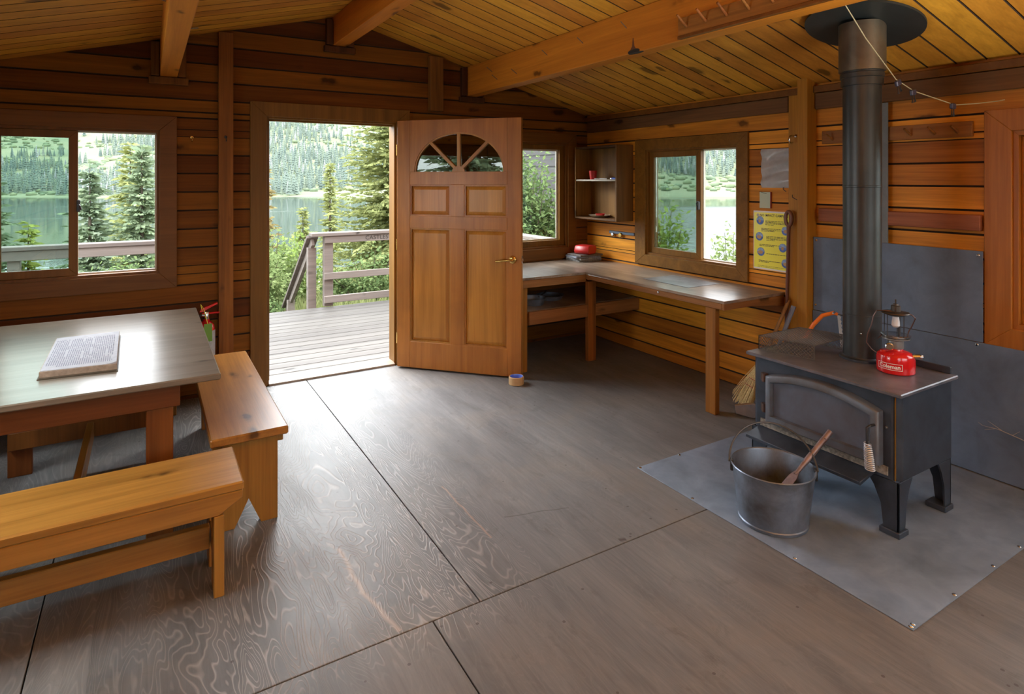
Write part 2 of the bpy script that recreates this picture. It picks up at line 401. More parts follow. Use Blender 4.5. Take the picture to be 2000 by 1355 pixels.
M_paper = plain('paper', (0.40, 0.40, 0.45), 0.7, 0, 0.12, 30)
M_yellow = plain('poster_yellow', (0.93, 0.88, 0.08), 0.35, coat=0.3)
M_blue = plain('print_blue', (0.10, 0.20, 0.62), 0.5, 0, 0.5, 60)
M_ltblue = plain('print_sky', (0.30, 0.45, 0.70), 0.5, 0, 0.4, 60)
M_tan = plain('stoneware_tan', (0.52, 0.32, 0.15), 0.45, 0, 0.15)
M_bowlblue = plain('glaze_blue', (0.12, 0.20, 0.62), 0.2, coat=0.5)
M_orange = plain('orange_tube', (0.90, 0.20, 0.02), 0.35)
M_straw = plain('broom_straw', (0.66, 0.50, 0.22), 0.75, 0, 0.35, 80)
M_handleZ = wood('tool_handle_wood', (0.22, 0.11, 0.035), (0.46, 0.27, 0.10), 'Z', None, 0, 0.4, vary=0.1)
M_redwd = wood('red_cedar_rail', (0.15, 0.04, 0.018), (0.34, 0.11, 0.05), 'Y', None, 0.3, 0.5, vary=0.05)
M_pegY = wood('peg_board', (0.12, 0.042, 0.01), (0.36, 0.145, 0.035), 'Y', None, 0.1, 0.5, vary=0.05)
M_glass = glass_thin('window_glass', (0.96, 0.98, 0.97), 0.25)
M_glassdk = glass_thin('window_glass_screened', (0.66, 0.74, 0.72), 0.4)
M_fan = glass_thin('fanlight_glass', (0.60, 0.66, 0.63), 3.2)
M_globe = plain('mantle_white', (0.75, 0.74, 0.76), 0.6)

# ------------------------------------------------------------------ room shell
YB, XR, XL, YR = 4.92, 3.86, -1.21, -1.6
RX, RZ, SL = 1.325, 2.89, 0.265
def roof(x): return RZ - SL * abs(x - RX)
TH = 0.10
def wp(wall, a, z, d):
    return {'back': (a, YB + d, z), 'right': (XR + d, a, z), 'left': (XL - d, a, z), 'rear': (a, YR - d, z)}[wall]
def wbox(mb, wall, a0, a1, z0, z1, d0, d1, bev=0.0, along=None):
    return mb.box(wp(wall, a0, z0, d0), wp(wall, a1, z1, d1), bev, None, along)
def wpoly(mb, wall, poly, d0, d1, bev=0.0):
    A = [mb.bm.verts.new(wp(wall, a, z, d0)) for a, z in poly]; B = [mb.bm.verts.new(wp(wall, a, z, d1)) for a, z in poly]
    n = len(poly); mb.bm.faces.new(A); mb.bm.faces.new(B[::-1])
    for i in range(n): mb.bm.faces.new((A[i], B[i], B[(i + 1) % n], A[(i + 1) % n]))
    mb._bev(A + B, bev)
def frame4(mb, wall, o, i, d0, d1, bev=0.0):
    a0, a1, z0, z1 = o; b0, b1, y0, y1 = i
    for poly in (((a0, z1), (a1, z1), (b1, y1), (b0, y1)), ((a0, z0), (b0, y0), (b1, y0), (a1, z0)), ((a0, z0), (a0, z1), (b0, y1), (b0, y0)), ((a1, z0), (b1, y0), (b1, y1), (a1, z1))):
        wpoly(mb, wall, poly, d0, d1, bev)

def board_wall(name, wall, a0, a1, z0, ztop, h, off, holes, mat, gable, label):
    mb = MB(); ax = 'X' if wall in ('back', 'rear') else 'Y'
    k = math.floor((z0 - off) / h)
    while off + k * h < ztop - 1e-4:
        lo, hi = max(z0, off + k * h), min(ztop, off + (k + 1) * h); k += 1
        cuts = sorted({lo, hi} | {z for hh in holes for z in (hh[2], hh[3]) if lo < z < hi})
        for q0, q1 in zip(cuts, cuts[1:]):
            if q1 - q0 < 0.004: continue
            s0, s1 = a0, a1
            if gable and q0 > roof(XR) - 0.02:
                half = (RZ + 0.05 - q0) / SL
                s0, s1 = max(a0, RX - half), min(a1, RX + half)
                if s1 - s0 < 0.05: continue
            segs = [(s0, s1)]
            for hh in holes:
                if hh[2] < q1 - 1e-4 and hh[3] > q0 + 1e-4:
                    ns = []
                    for p, q in segs:
                        if hh[1] <= p or hh[0] >= q: ns.append((p, q)); continue
                        if hh[0] > p: ns.append((p, hh[0]))
                        if hh[1] < q: ns.append((hh[1], q))
                    segs = ns
            for p, q in segs:
                wbox(mb, wall, p, q, q0, q1, 0, TH, 0.006 if (q1 - q0) > 0.03 else 0.0, ax)
    o = mb.done(name, mat, smooth=0); o.data.materials.append(M_joint)
    for p in o.data.polygons:
        if 0.3 < abs(p.normal.z) < 0.95: p.material_index = 1
    tag(o, label, 'wall', kind='structure'); return o

DOORH = (0.77, 1.81, 0.0, 2.06)
WIN1 = (-0.86, 0.063, 0.925, 1.913)
WIN2 = (2.80, 3.60, 0.90, 1.93)
WIN3 = (3.075, 4.05, 0.905, 1.832)
WIN4 = (0.10, 1.355, 0.80, 1.83)
WREAR = [(-0.9, 0.9, 0.85, 1.95), (1.5, 3.5, 0.85, 1.95)]
WLEFT = [(2.2, 3.75, 0.95, 1.95)]
board_wall('wall_back', 'back', XL - TH, XR + TH, 0, RZ + 0.02, 0.133, 0.022, [DOORH, WIN1, WIN2], M_wallX, True, 'dark horizontal board wall around the open doorway, its shade put into the colour')
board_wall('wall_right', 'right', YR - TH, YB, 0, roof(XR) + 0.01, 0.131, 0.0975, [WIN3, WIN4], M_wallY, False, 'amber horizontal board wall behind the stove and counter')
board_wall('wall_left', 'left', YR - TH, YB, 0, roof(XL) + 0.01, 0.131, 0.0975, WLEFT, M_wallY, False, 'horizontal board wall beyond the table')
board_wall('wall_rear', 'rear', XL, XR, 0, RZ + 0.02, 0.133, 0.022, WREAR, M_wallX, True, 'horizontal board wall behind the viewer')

# floor: plywood sheets
mb = MB(); g = 0.0025
def sheets(y0, y1, xs):
    for p, q in zip(xs, xs[1:]): mb.box((p + g, y0 + g, -0.02), (q - g, y1 - g, 0.0), 0.0015)
sheets(2.0, YB + TH, [XL - TH, -0.335, 1.065, XR + TH])
sheets(YR - TH, 2.0, [XL - TH, -0.35, 0.872, XR + TH])
tag(mb.done('floor', M_floor, smooth=0), 'worn grey brown plywood floor with raised swirling grain', 'floor', kind='structure')
mb = MB(); mb.box((XL - TH, YR - TH, -0.06), (XR + TH, YB + TH, -0.021))
tag(mb.done('floor', M_gap, smooth=0), 'dark subfloor seen in the seams between plywood sheets', 'floor', kind='structure')

# ceiling: two slopes of boards running down from the ridge
mb = MB()
k = math.floor((YR - 0.1 - 2.474) / 0.144); th = 0.025
while 2.474 + k * 0.144 < YB + TH:
    y0 = 2.474 + k * 0.144 + 0.002; y1 = min(2.474 + (k + 1) * 0.144 - 0.002, YB + TH); k += 1
    for s in (-1, 1):
        xe = RX + s * 2.66
        A = []
        for (x, dz) in ((RX, 0), (xe, 0), (xe, th), (RX, th)):
            A.append((x, RZ - SL * abs(x - RX) + dz))
        vs0 = [mb.bm.verts.new((x, y0, z)) for x, z in A]; vs1 = [mb.bm.verts.new((x, y1, z)) for x, z in A]
        # bevel the lower arrises by hand: V-groove
        b = 0.0035
        vb0 = [mb.bm.verts.new((A[i][0], y0 + b, A[i][1])) for i in (0, 1)]; vb1 = [mb.bm.verts.new((A[i][0], y1 - b, A[i][1])) for i in (0, 1)]
        vs0[0].co.z += b; vs0[1].co.z += b; vs1[0].co.z += b; vs1[1].co.z += b
        for q in ((vb0[0], vb0[1], vb1[1], vb1[0]), (vs0[0], vs0[1], vb0[1], vb0[0]), (vs1[0], vb1[0], vb1[1], vs1[1]), (vs0[0], vs0[3], vs0[2], vs0[1]), (vs1[0], vs1[1], vs1[2], vs1[3])):
            mb.bm.faces.new(q)
cl_ = mb.done('ceiling', M_ceil, smooth=0); cl_.data.materials.append(M_joint)
for p in cl_.data.polygons:
    if abs(p.normal.y) > 0.3: p.material_index = 1
tag(cl_, 'sloping tongue and groove ceiling of knotty amber boards', 'ceiling', kind='structure')
mb = MB()
for s in (-1, 1):
    xe = RX + s * 2.66
    q = [(RX, RZ + th), (xe, roof(xe) + th), (xe, roof(xe) + th + 0.06), (RX, RZ + th + 0.06)]
    mb.prism(q, 'Y', YR - TH, YB + TH)
tag(mb.done('ceiling', M_gap, smooth=0), 'dark roof sheathing behind the ceiling board joints', 'ceiling', kind='structure')

# ------------------------------------------------------------------ door opening, threshold
mb = MB()
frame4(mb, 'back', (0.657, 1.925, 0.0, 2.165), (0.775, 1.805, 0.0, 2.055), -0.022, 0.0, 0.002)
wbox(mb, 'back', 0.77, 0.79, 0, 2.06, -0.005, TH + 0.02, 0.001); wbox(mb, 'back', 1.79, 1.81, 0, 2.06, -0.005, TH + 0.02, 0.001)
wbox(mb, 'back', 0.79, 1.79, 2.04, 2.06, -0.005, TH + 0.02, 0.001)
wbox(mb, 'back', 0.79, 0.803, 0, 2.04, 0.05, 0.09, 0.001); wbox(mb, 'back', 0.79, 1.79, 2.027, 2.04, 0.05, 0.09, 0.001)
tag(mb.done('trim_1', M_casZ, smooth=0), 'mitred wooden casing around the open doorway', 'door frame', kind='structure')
mb = MB(); mb.prism([(YB - 0.02, 0.0), (YB - 0.02, 0.016), (YB + 0.02, 0.026), (YB + TH + 0.05, 0.022), (YB + TH + 0.05, 0.0)], 'X', 0.79, 1.79)
tag(mb.done('trim_2', wood('threshold_oak', (0.20, 0.14, 0.10), (0.40, 0.32, 0.25), 'X', None, 0, 0.3, vary=0.05), smooth=0), 'worn wooden threshold across the doorway', 'threshold', kind='structure')

# ------------------------------------------------------------------ the open door
hx, hy = 1.785, 4.83; dd = Vector((0.681, -0.732, 0)); dn = Vector((-0.732, -0.681, 0))   # dn faces the camera
DT = 0.045
def dp(u, z, d): return Vector((hx, hy, 0)) + dd * u - dn * d + Vector((0, 0, z))   # d = depth behind the visible face
door = thing('door_1', 'open six panel fir door with fan shaped glazing', 'door', (hx, hy, 0.0), kind='structure')
def dbox(mb, u0, u1, z0, z1, d0, d1, bev=0.0):
    M = Matrix(((dd.x, -dn.x, 0, hx), (dd.y, -dn.y, 0, hy), (0, 0, 1, 0), (0, 0, 0, 1)))
    mb.box((u0, d0, z0), (u1, d1, z1), bev, M)
def dprism(mb, poly, d0, d1, bev=0.0):
    A = [mb.bm.verts.new(dp(u, z, d0)) for u, z in poly]; B = [mb.bm.verts.new(dp(u, z, d1)) for u, z in poly]
    n = len(poly); mb.bm.faces.new(A); mb.bm.faces.new(B[::-1])
    for i in range(n): mb.bm.faces.new((A[i], B[i], B[(i + 1) % n], A[(i + 1) % n]))
    mb._bev(A + B, bev)
mb = MB()
ZB, ZT, DW = 0.014, 2.064, 1.075
dbox(mb, 0, 0.117, ZB, ZT, 0, DT, 0.0025); dbox(mb, 0.959, DW, ZB, ZT, 0, DT, 0.0025)       # stiles
dbox(mb, 0.117, 0.959, ZB, 0.232, 0, DT, 0.002)                                             # bottom rail
dbox(mb, 0.117, 0.959, 1.172, 1.272, 0, DT, 0.002); dbox(mb, 0.476, 0.596, 0.232, 1.172, 0, DT, 0.002)
dbox(mb, 0.117, 0.959, 1.532, 1.638, 0, DT, 0.002); dbox(mb, 0.476, 0.596, 1.272, 1.532, 0, DT, 0.002)
fc, fz, fa, fb = 0.545, 1.638, 0.390, 0.320
n = 24
arc = [(fc + fa * math.cos(PI * i / n), fz + fb * math.sin(PI * i / n)) for i in range(n + 1)]
for i in range(n):                                                                            # header cut to the arch
    (u0, z0), (u1, z1) = arc[i], arc[i + 1]
    dprism(mb, [(u0, z0), (u0, ZT), (u1, ZT), (u1, z1)], 0, DT)
dbox(mb, 0.935, 0.959, 1.638, ZT, 0, DT); dbox(mb, 0.117, 0.155, 1.638, ZT, 0, DT)
slab = mb.done('door_slab', M_door, door, smooth=20)
for (u0, u1, z0, z1) in ((0.117, 0.476, 1.272, 1.532), (0.596, 0.959, 1.272, 1.532), (0.117, 0.476, 0.232, 1.172), (0.596, 0.959, 0.232, 1.172)):
    mb = MB(); i = 0.042
    O = [(u0, z0), (u1, z0), (u1, z1), (u0, z1)]; I = [(u0 + i, z0 + i), (u1 - i, z0 + i), (u1 - i, z1 - i), (u0 + i, z1 - i)]
    for side in (0, 1):
        f = (lambda d: d) if side == 0 else (lambda d: DT - d)
        a = [mb.bm.verts.new(dp(*p, f(0.0205))) for p in O]; b = [mb.bm.verts.new(dp(*p, f(0.0205))) for p in [(u0 + 0.014, z0 + 0.014), (u1 - 0.014, z0 + 0.014), (u1 - 0.014, z1 - 0.014), (u0 + 0.014, z1 - 0.014)]]
        c = [mb.bm.verts.new(dp(*p, f(0.0085))) for p in I]
        for j in range(4):
            q = (j + 1) % 4
            mb.bm.faces.new((a[j], a[q], b[q], b[j])); mb.bm.faces.new((b[j], b[q], c[q], c[j]))
        mb.bm.faces.new(c)
    mb.done('door_panel', M_doorp, door, smooth=0)
    # sticking moulding round the recess
    mb = MB(); w = 0.012
    for poly in ([(u0, z0), (u0 + w, z0 + w), (u1 - w, z0 + w), (u1, z0)], [(u0, z1), (u1, z1), (u1 - w, z1 - w), (u0 + w, z1 - w)], [(u0, z0), (u0, z1), (u0 + w, z1 - w), (u0 + w, z0 + w)], [(u1, z0), (u1 - w, z0 + w), (u1 - w, z1 - w), (u1, z1)]):
        dprism(mb, poly, 0.005, 0.0205)
    mb.done('panel_moulding', M_door, door, smooth=0)
mb = MB(); dprism(mb, arc, 0.021, 0.025); mb.done('fanlight_pane', M_fan, door, smooth=0)
mb = MB()
hub = [(fc + 0.055 * math.cos(PI * i / 10), fz + 0.045 * math.sin(PI * i / 10)) for i in range(11)]
dprism(mb, hub, 0.001, DT - 0.001)
mb.done('fanlight_hub', M_door, door, smooth=20)
for a in (PI * 0.245, PI / 2, PI * 0.755):
    mb = MB(); r = fa * fb / math.hypot(fb * math.cos(a), fa * math.sin(a)) + 0.004
    c, s = math.cos(a), math.sin(a); w = 0.0135
    dprism(mb, [(fc + 0.04 * c - w * s, fz + 0.04 * s + w * c), (fc + 0.04 * c + w * s, fz + 0.04 * s - w * c), (fc + r * c + w * s, fz + r * s - w * c), (fc + r * c - w * s, fz + r * s + w * c)], 0.004, DT - 0.004, 0.003)
    mb.done('fanlight_bar', M_door, door, smooth=20)
mb = MB()
po = [(fc + (fa - 0.012) * math.cos(PI * i / n), fz + (fb - 0.012) * math.sin(PI * i / n)) for i in range(n + 1)]
for i in range(n): dprism(mb, [arc[i], arc[i + 1], po[i + 1], po[i]], 0.006, DT - 0.006)
mb.done('fanlight_bead', M_door, door, smooth=20)
# lever handle, rosette, latch plate
MD = Matrix(((dd.x, 0, dn.x, 0), (dd.y, 0, dn.y, 0), (0, 1, 0, 0), (0, 0, 0, 1)))
hd = MB(); hd.lathe([(0, 0.014), (0.02, 0.013), (0.029, 0.008), (0.033, 0.0)], dp(1.005, 0.94, 0), 28, MD)
hd = hd.done('handle_rosette', M_brass, door)
mb = MB(); p0 = dp(1.005, 0.94, 0); mb.tube([p0 + dn * 0.01, p0 + dn * 0.045], 0.011, 12)
pts = [p0 + dn * 0.048 + dd * (-0.128 * t) + Vector((0, 0, -0.012 * math.sin(t * PI * 0.5) + 0.006 * math.sin(t * PI))) for t in [i / 8 for i in range(9)]]
mb.tube([p0 + dn * 0.048 + dd * 0.012] + pts, [0.008] + [0.0105 - 0.002 * t / 8 for t in range(9)], 12)
WL[hd.name] = WL[door.name]
lv = mb.done('handle_lever', M_brass, hd)
mb = MB(); M = Matrix(((dd.x, -dn.x, 0, hx), (dd.y, -dn.y, 0, hy), (0, 0, 1, 0), (0, 0, 0, 1)))
mb.box((DW - 0.001, 0.012, 0.91), (DW + 0.0015, 0.034, 0.97), 0, M); mb.box((DW, 0.017, 0.93), (DW + 0.01, 0.029, 0.95), 0.001, M)
mb.done('latch_plate', M_chrome, door, smooth=0)
for z in (0.25, 1.03, 1.82):
    mb = MB(); mb.tube([Vector((hx + 0.004, hy + 0.012, z - 0.045)), Vector((hx + 0.004, hy + 0.012, z + 0.045))], 0.008, 10)
    mb.done('hinge', M_brass, door)

# ------------------------------------------------------------------ windows
def slider(name, wall, H, cas, mull, sash, label, far_first, tint_sash):
    """H opening, cas casing outer, mull = (a0,a1) meeting stile, sash=(a0,a1) side with the inner sash"""
    a0, a1, z0, z1 = H
    loc = wp(wall, (a0 + a1) / 2, z0, 0)
    w = thing(name, label, 'window', loc, kind='structure')
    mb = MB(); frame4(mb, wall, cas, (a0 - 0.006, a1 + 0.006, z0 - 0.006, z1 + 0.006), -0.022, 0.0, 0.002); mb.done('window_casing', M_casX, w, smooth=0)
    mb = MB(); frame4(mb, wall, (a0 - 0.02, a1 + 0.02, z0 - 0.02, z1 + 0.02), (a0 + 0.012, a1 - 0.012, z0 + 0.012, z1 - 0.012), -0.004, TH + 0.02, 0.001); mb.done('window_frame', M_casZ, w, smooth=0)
    i0, i1, y0, y1 = a0 + 0.012, a1 - 0.012, z0 + 0.012, z1 - 0.012
    # inner sash
    s0, s1 = sash; st = 0.05
    mb = MB(); frame4(mb, wall, (s0, s1, y0, y1), (s0 + st, s1 - st, y0 + st, y1 - st), 0.018, 0.046, 0.002); sh = mb.done('window_sash', M_casZ, w, smooth=0)
    WL[sh.name] = WL[w.name]
    mb = MB(); wbox(mb, wall, s0 + st - 0.004, s1 - st + 0.004, y0 + st - 0.004, y1 - st + 0.004, 0.03, 0.034); mb.done('window_pane', tint_sash, sh, smooth=0)
    # fixed light
    o0, o1 = s0 + 0.004, s1 - 0.004
    q0, q1 = (i0, s0 + 0.012) if s0 > (a0 + a1) / 2 - 0.2 else (s1 - 0.012, i1)
    mb = MB(); frame4(mb, wall, (q0, q1, y0, y1), (q0 + 0.010, q1 - 0.010, y0 + 0.010, y1 - 0.010), 0.055, 0.078, 0.001); mb.done('screen_track', M_cream, w, smooth=0)
    mb = MB(); frame4(mb, wall, (o0, o1, y0, y1), (o0 + 0.014, o1 - 0.014, y0 + 0.014, y1 - 0.014), 0.055, 0.078, 0.001); fx = mb.done('fixed_frame', M_cream, w, smooth=0)
    WL[fx.name] = WL[w.name]
    mb = MB(); wbox(mb, wall, o0 + 0.01, o1 - 0.01, y0 + 0.01, y1 - 0.01, 0.066, 0.069); mb.done('window_pane', M_glass, fx, smooth=0)
    return w
w1 = slider('window_1', 'back', WIN1, (-0.97, 0.176, 0.811, 2.02), (-0.42, -0.385), (-0.848, -0.40), 'wide sliding window above the dining table', True, M_glassdk)
mb = MB(); mb.box((-0.405, YB - 0.012, 1.36), (-0.385, YB + 0.02, 1.44), 0.004); mb.tube([(-0.395, YB - 0.012, 1.41), (-0.385, YB - 0.035, 1.40), (-0.378, YB - 0.04, 1.375)], 0.006, 8); mb.done('sash_latch', M_dkmet, w1)
w3 = slider('window_3', 'right', WIN3, (2.968, 4.19, 0.806, 1.932), (3.44, 3.48), (3.45, 4.038), 'sliding window above the long counter', True, M_glassdk)
mb = MB(); mb.box((XR - 0.006, 3.455, 1.325), (XR + 0.02, 3.475, 1.395), 0.004); mb.tube([(XR - 0.006, 3.465, 1.36), (XR - 0.03, 3.45, 1.375), (XR - 0.03, 3.44, 1.395)], 0.007, 8); mb.done('sash_latch', M_dkmet, w3)
# fixed window in the corner of the back wall
w2 = thing('window_2', 'fixed window beside the corner cupboard, partly behind the door', 'window', wp('back', 3.2, 0.9, 0), kind='structure')
mb = MB(); frame4(mb, 'back', (2.69, 3.705, 0.79, 2.03), (2.795, 3.605, 0.895, 1.935), -0.022, 0, 0.002); mb.done('window_casing', M_casX, w2, smooth=0)
mb = MB(); frame4(mb, 'back', (2.78, 3.62, 0.88, 1.95), (2.815, 3.585, 0.915, 1.915), -0.004, TH + 0.02, 0.001); mb.done('window_frame', M_casZ, w2, smooth=0)
mb = MB(); frame4(mb, 'back', (2.815, 3.585, 0.915, 1.915), (2.87, 3.53, 0.97, 1.87), 0.025, 0.06, 0.002); sh = mb.done('window_sash', M_casZ, w2, smooth=0)
WL[sh.name] = WL[w2.name]
mb = MB(); frame4(mb, 'back', (2.865, 3.535, 0.965, 1.875), (2.885, 3.512, 0.985, 1.855), 0.06, 0.07, 0.0); mb.done('glazing_bead', M_cream, sh, smooth=0)
mb = MB(); wbox(mb, 'back', 2.866, 3.534, 0.966, 1.874, 0.071, 0.075); mb.done('window_pane', M_glass, sh, smooth=0)
# window right of the stove, mostly out of frame
w4 = thing('window_4', 'deep cased window beside the heat shield at the frame edge', 'window', wp('right', 0.7, 0.8, 0), kind='structure')
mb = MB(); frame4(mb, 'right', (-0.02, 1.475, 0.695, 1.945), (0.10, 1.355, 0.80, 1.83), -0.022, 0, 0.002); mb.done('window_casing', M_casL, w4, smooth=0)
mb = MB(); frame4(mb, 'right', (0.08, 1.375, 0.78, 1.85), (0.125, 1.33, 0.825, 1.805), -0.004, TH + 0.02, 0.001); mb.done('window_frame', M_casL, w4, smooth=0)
mb = MB(); frame4(mb, 'right', (0.125, 1.33, 0.825, 1.805), (0.19, 1.265, 0.89, 1.74), 0.03, 0.06, 0.002); sh = mb.done('window_sash', M_casL, w4, smooth=0)
WL[sh.name] = WL[w4.name]
mb = MB(); wbox(mb, 'right', 0.186, 1.269, 0.886, 1.744, 0.043, 0.047); mb.done('window_pane', M_glass, sh, smooth=0)
for i, (wall, hs) in enumerate((('rear', WREAR[0]), ('rear', WREAR[1]), ('left', WLEFT[0]))):
    w = thing('window_%d' % (5 + i), ['plain cased window in the rear wall, left', 'plain cased window in the rear wall, right', 'plain cased window in the side wall'][i], 'window', wp(wall, (hs[0] + hs[1]) / 2, hs[2], 0), kind='structure')
    mb = MB(); a0, a1, z0, z1 = hs
    frame4(mb, wall, (a0 - 0.1, a1 + 0.1, z0 - 0.1, z1 + 0.1), (a0, a1, z0, z1), -0.022, 0, 0.002); mb.done('window_casing', M_casX, w, smooth=0)
    mb = MB(); frame4(mb, wall, (a0, a1, z0, z1), (a0 + 0.05, a1 - 0.05, z0 + 0.05, z1 - 0.05), 0.03, 0.07, 0.001); sh = mb.done('window_sash', M_casZ, w, smooth=0); WL[sh.name] = WL[w.name]
    if i == 2:
        mb = MB(); wbox(mb, wall, 2.93, 3.03, z0 + 0.05, z1 - 0.05, 0.03, 0.07, 0.001); mb.done('mullion', M_casZ, sh, smooth=0)
    mb = MB(); wbox(mb, wall, a0 + 0.05, a1 - 0.05, z0 + 0.05, z1 - 0.05, 0.05, 0.053); mb.done('window_pane', M_glass, sh, smooth=0)

# ------------------------------------------------------------------ beams and posts
def beam(x0, x1, zb, label, brk=True):
    t = thing('ceiling_beam', label, 'beam', ((x0 + x1) / 2, YB, zb))
    mb = MB(); mb.prism([(x0, zb), (x1, zb), (x1, roof(x1) - 0.002)] + ([(RX, roof(RX) - 0.002)] if x0 < RX < x1 else []) + [(x0, roof(x0) - 0.002)], 'Y', YR + 0.005, YB - 0.004, 0.004)
    mb.done('timber', M_beam, t, smooth=0)
    if brk:
        mb = MB(); mb.box((x0 - 0.055, YB - 0.055, zb + 0.0), (x0 - 0.004, YB - 0.003, min(roof(x0 - 0.055), roof(x0)) - 0.01), 0.003)
        mb.box((x1 + 0.004, YB - 0.055, zb + 0.0), (x1 + 0.055, YB - 0.003, min(roof(x1), roof(x1 + 0.055)) - 0.01), 0.003)
        mb.box((x0 - 0.07, YB - 0.04, zb - 0.055), (x1 + 0.07, YB - 0.003, zb - 0.004), 0.004)
        mb.done('beam_pocket', M_brk, t, smooth=0)
    return t
b1 = beam(0.072, 0.178, 2.298, 'roof beam over the dining table, nearest the left edge')
b2 = beam(1.27, 1.38, 2.648, 'short looking ridge beam above the doorway')
b3 = beam(2.465, 2.575, 2.325, 'long lit roof beam with a burn mark, running towards the stovepipe')
def nail(parent, p, d, r=0.0025):
    mb = MB(); p = Vector(p); d = Vector(d); mb.tube([p, p + d], r, 6); mb.done('nail', M_nail, parent)
for y, z in ((3.9, 2.43), (3.0, 2.48), (2.4, 2.5)):
    nail(b1, (0.178, y, z), (0.07, 0.0, 0.015))
for y, z in ((3.3, 2.42),): nail(b1, (0.072, y, z), (-0.09, 0, 0.03))
for y, z in ((4.422, 2.475), (4.336, 2.399), (4.029, 2.40), (3.605, 2.47), (3.187, 2.475), (2.762, 2.485)):
    nail(b3, (2.465, y, z), (-0.055, -0.01, 0.03), 0.0028)
# burn mark: charred knot hollow on the lower edge
mb = MB(); mb.lathe([(0, -0.003), (0.035, -0.003), (0.055, -0.0015), (0.062, 0.0005)], (0, 0, 0), 20, Matrix.Translation((2.475, 2.69, 2.3245)) @ Matrix.Diagonal((0.35, 1.0, 1.0, 1)))
mb.lathe([(0, 0.002), (0.03, 0.0015), (0.045, 0.0)], (0, 0, 0), 22, Matrix.Translation((2.465, 2.70, 2.334)) @ Matrix.Rotation(-PI / 2, 4, 'Y') @ Matrix.Diagonal((0.34, 1.15, 1.0, 1)))
mb.done('burn_mark', plain('charred_wood', (0.02, 0.017, 0.016), 0.8), b3)['label'] = 'black burn mark'
mb = MB(); mb.prism([(2.735, 2.340), (2.675, 2.340), (2.694, 2.365), (2.702, 2.415), (2.708, 2.415), (2.714, 2.365)], 'X', 2.4642, 2.4652); mb.done('smoke_stain', plain('smoke_brown', (0.11, 0.040, 0.010), 0.7), b3, smooth=0)
# peg rail on that beam
pr_ = thing('peg_rail', 'wooden peg rail screwed along the lit roof beam', 'peg rail', (2.455, 1.0, 2.33))
mb = MB(); mb.box((2.443, -0.2, 2.345), (2.463, 2.33, 2.44), 0.002); mb.done('board', M_pegY, pr_, smooth=0)
mb = MB(); mb.box((2.437, -0.2, 2.328), (2.464, 2.33, 2.344), 0.002); mb.done('ledge', M_casX, pr_, smooth=0)
for y in (2.27, 2.14, 2.01, 1.88, 1.75, 1.60, 1.47):
    mb = MB(); mb.tube([(2.445, y, 2.385), (2.365, y - 0.008, 2.435)], [0.007, 0.006], 8); mb.done('peg', M_pegY, pr_)
# wall posts
def post(name, boxes, label, mat=M_postZ, loc=None):
    t = MB()
    for a, b in boxes: t.box(a, b, 0.003)
    o = t.done(name, mat, origin=loc, smooth=0); return tag(o, label, 'post')
post('wall_post', [((0.44, YB - 0.055, 0), (0.538, YB - 0.002, roof(0.44) - 0.004))], 'vertical timber post between the wide window and the doorway', loc=(0.49, YB, 0))
post('wall_post', [((2.10, YB - 0.055, 2.172), (2.225, YB - 0.002, roof(2.225) - 0.004))], 'short dark post above the door, rising to the ceiling', M_brk, loc=(2.16, YB, 2.172))
post('wall_post', [((XR - 0.035, 2.50, 0), (XR - 0.002, 2.622, 2.16)), ((XR - 0.11, 2.434, 0), (XR - 0.002, 2.506, 2.275))], 'full height post standing proud of the wall beside the stovepipe', M_casL, loc=(XR, 2.5, 0))
mb = MB(); mb.box((XR - 0.045, YR, 2.155), (XR - 0.002, YB - 0.01, 2.20), 0.003)
tag(mb.done('trim_3', M_casX, smooth=0), 'eave moulding along the top of the stove wall', 'trim', kind='structure')
mb = MB(); mb.box((XR - 0.03, YR, 2.045), (XR - 0.002, 2.43, 2.152), 0.003); mb.box((XR - 0.03, 2.63, 2.045), (XR - 0.002, YB - 0.03, 2.152), 0.003)
tag(mb.done('trim_4', wood('dark_eave_board', (0.05, 0.02, 0.008), (0.14, 0.06, 0.022), 'Y', None, 0.4, 0.6), smooth=0), 'dark eave board under the moulding on the stove wall', 'trim', kind='structure')

# small hooks on the back wall and post
def hook(p, label, d=(0, -1, 0), sc=1.0, mat=M_chrome):
    p = Vector(p); d = Vector(d); u = Vector((0, 0, 1)); mb = MB()
    pts = [p, p + d * 0.018 * sc] + [p + d * (0.03 + 0.016 * math.sin(a)) * sc + u * (-0.016 + 0.016 * math.cos(a)) * sc for a in [i * 0.55 for i in range(0, 8)]]
    mb.tube(pts, 0.0035 * sc, 8); mb.lathe([(0, 0.004), (0.009, 0.003), (0.011, 0)], p, 12, d.to_track_quat('Z', 'Y').to_matrix().to_4x4())
    o = mb.done('wall_hook', mat, origin=p); return tag(o, label, 'hook')
hook((0.27, YB - 0.001, 1.877), 'small brass hook on the boards right of the wide window', mat=M_brass)
hook((0.487, YB - 0.057, 1.885), 'small hook screwed into the post left of the doorway', mat=M_dkmet)
hook((XR - 0.037, 2.565, 1.875), 'curled metal coat hook above the silvery plastic sleeve', (-1, 0, 0), 1.6, M_chrome)

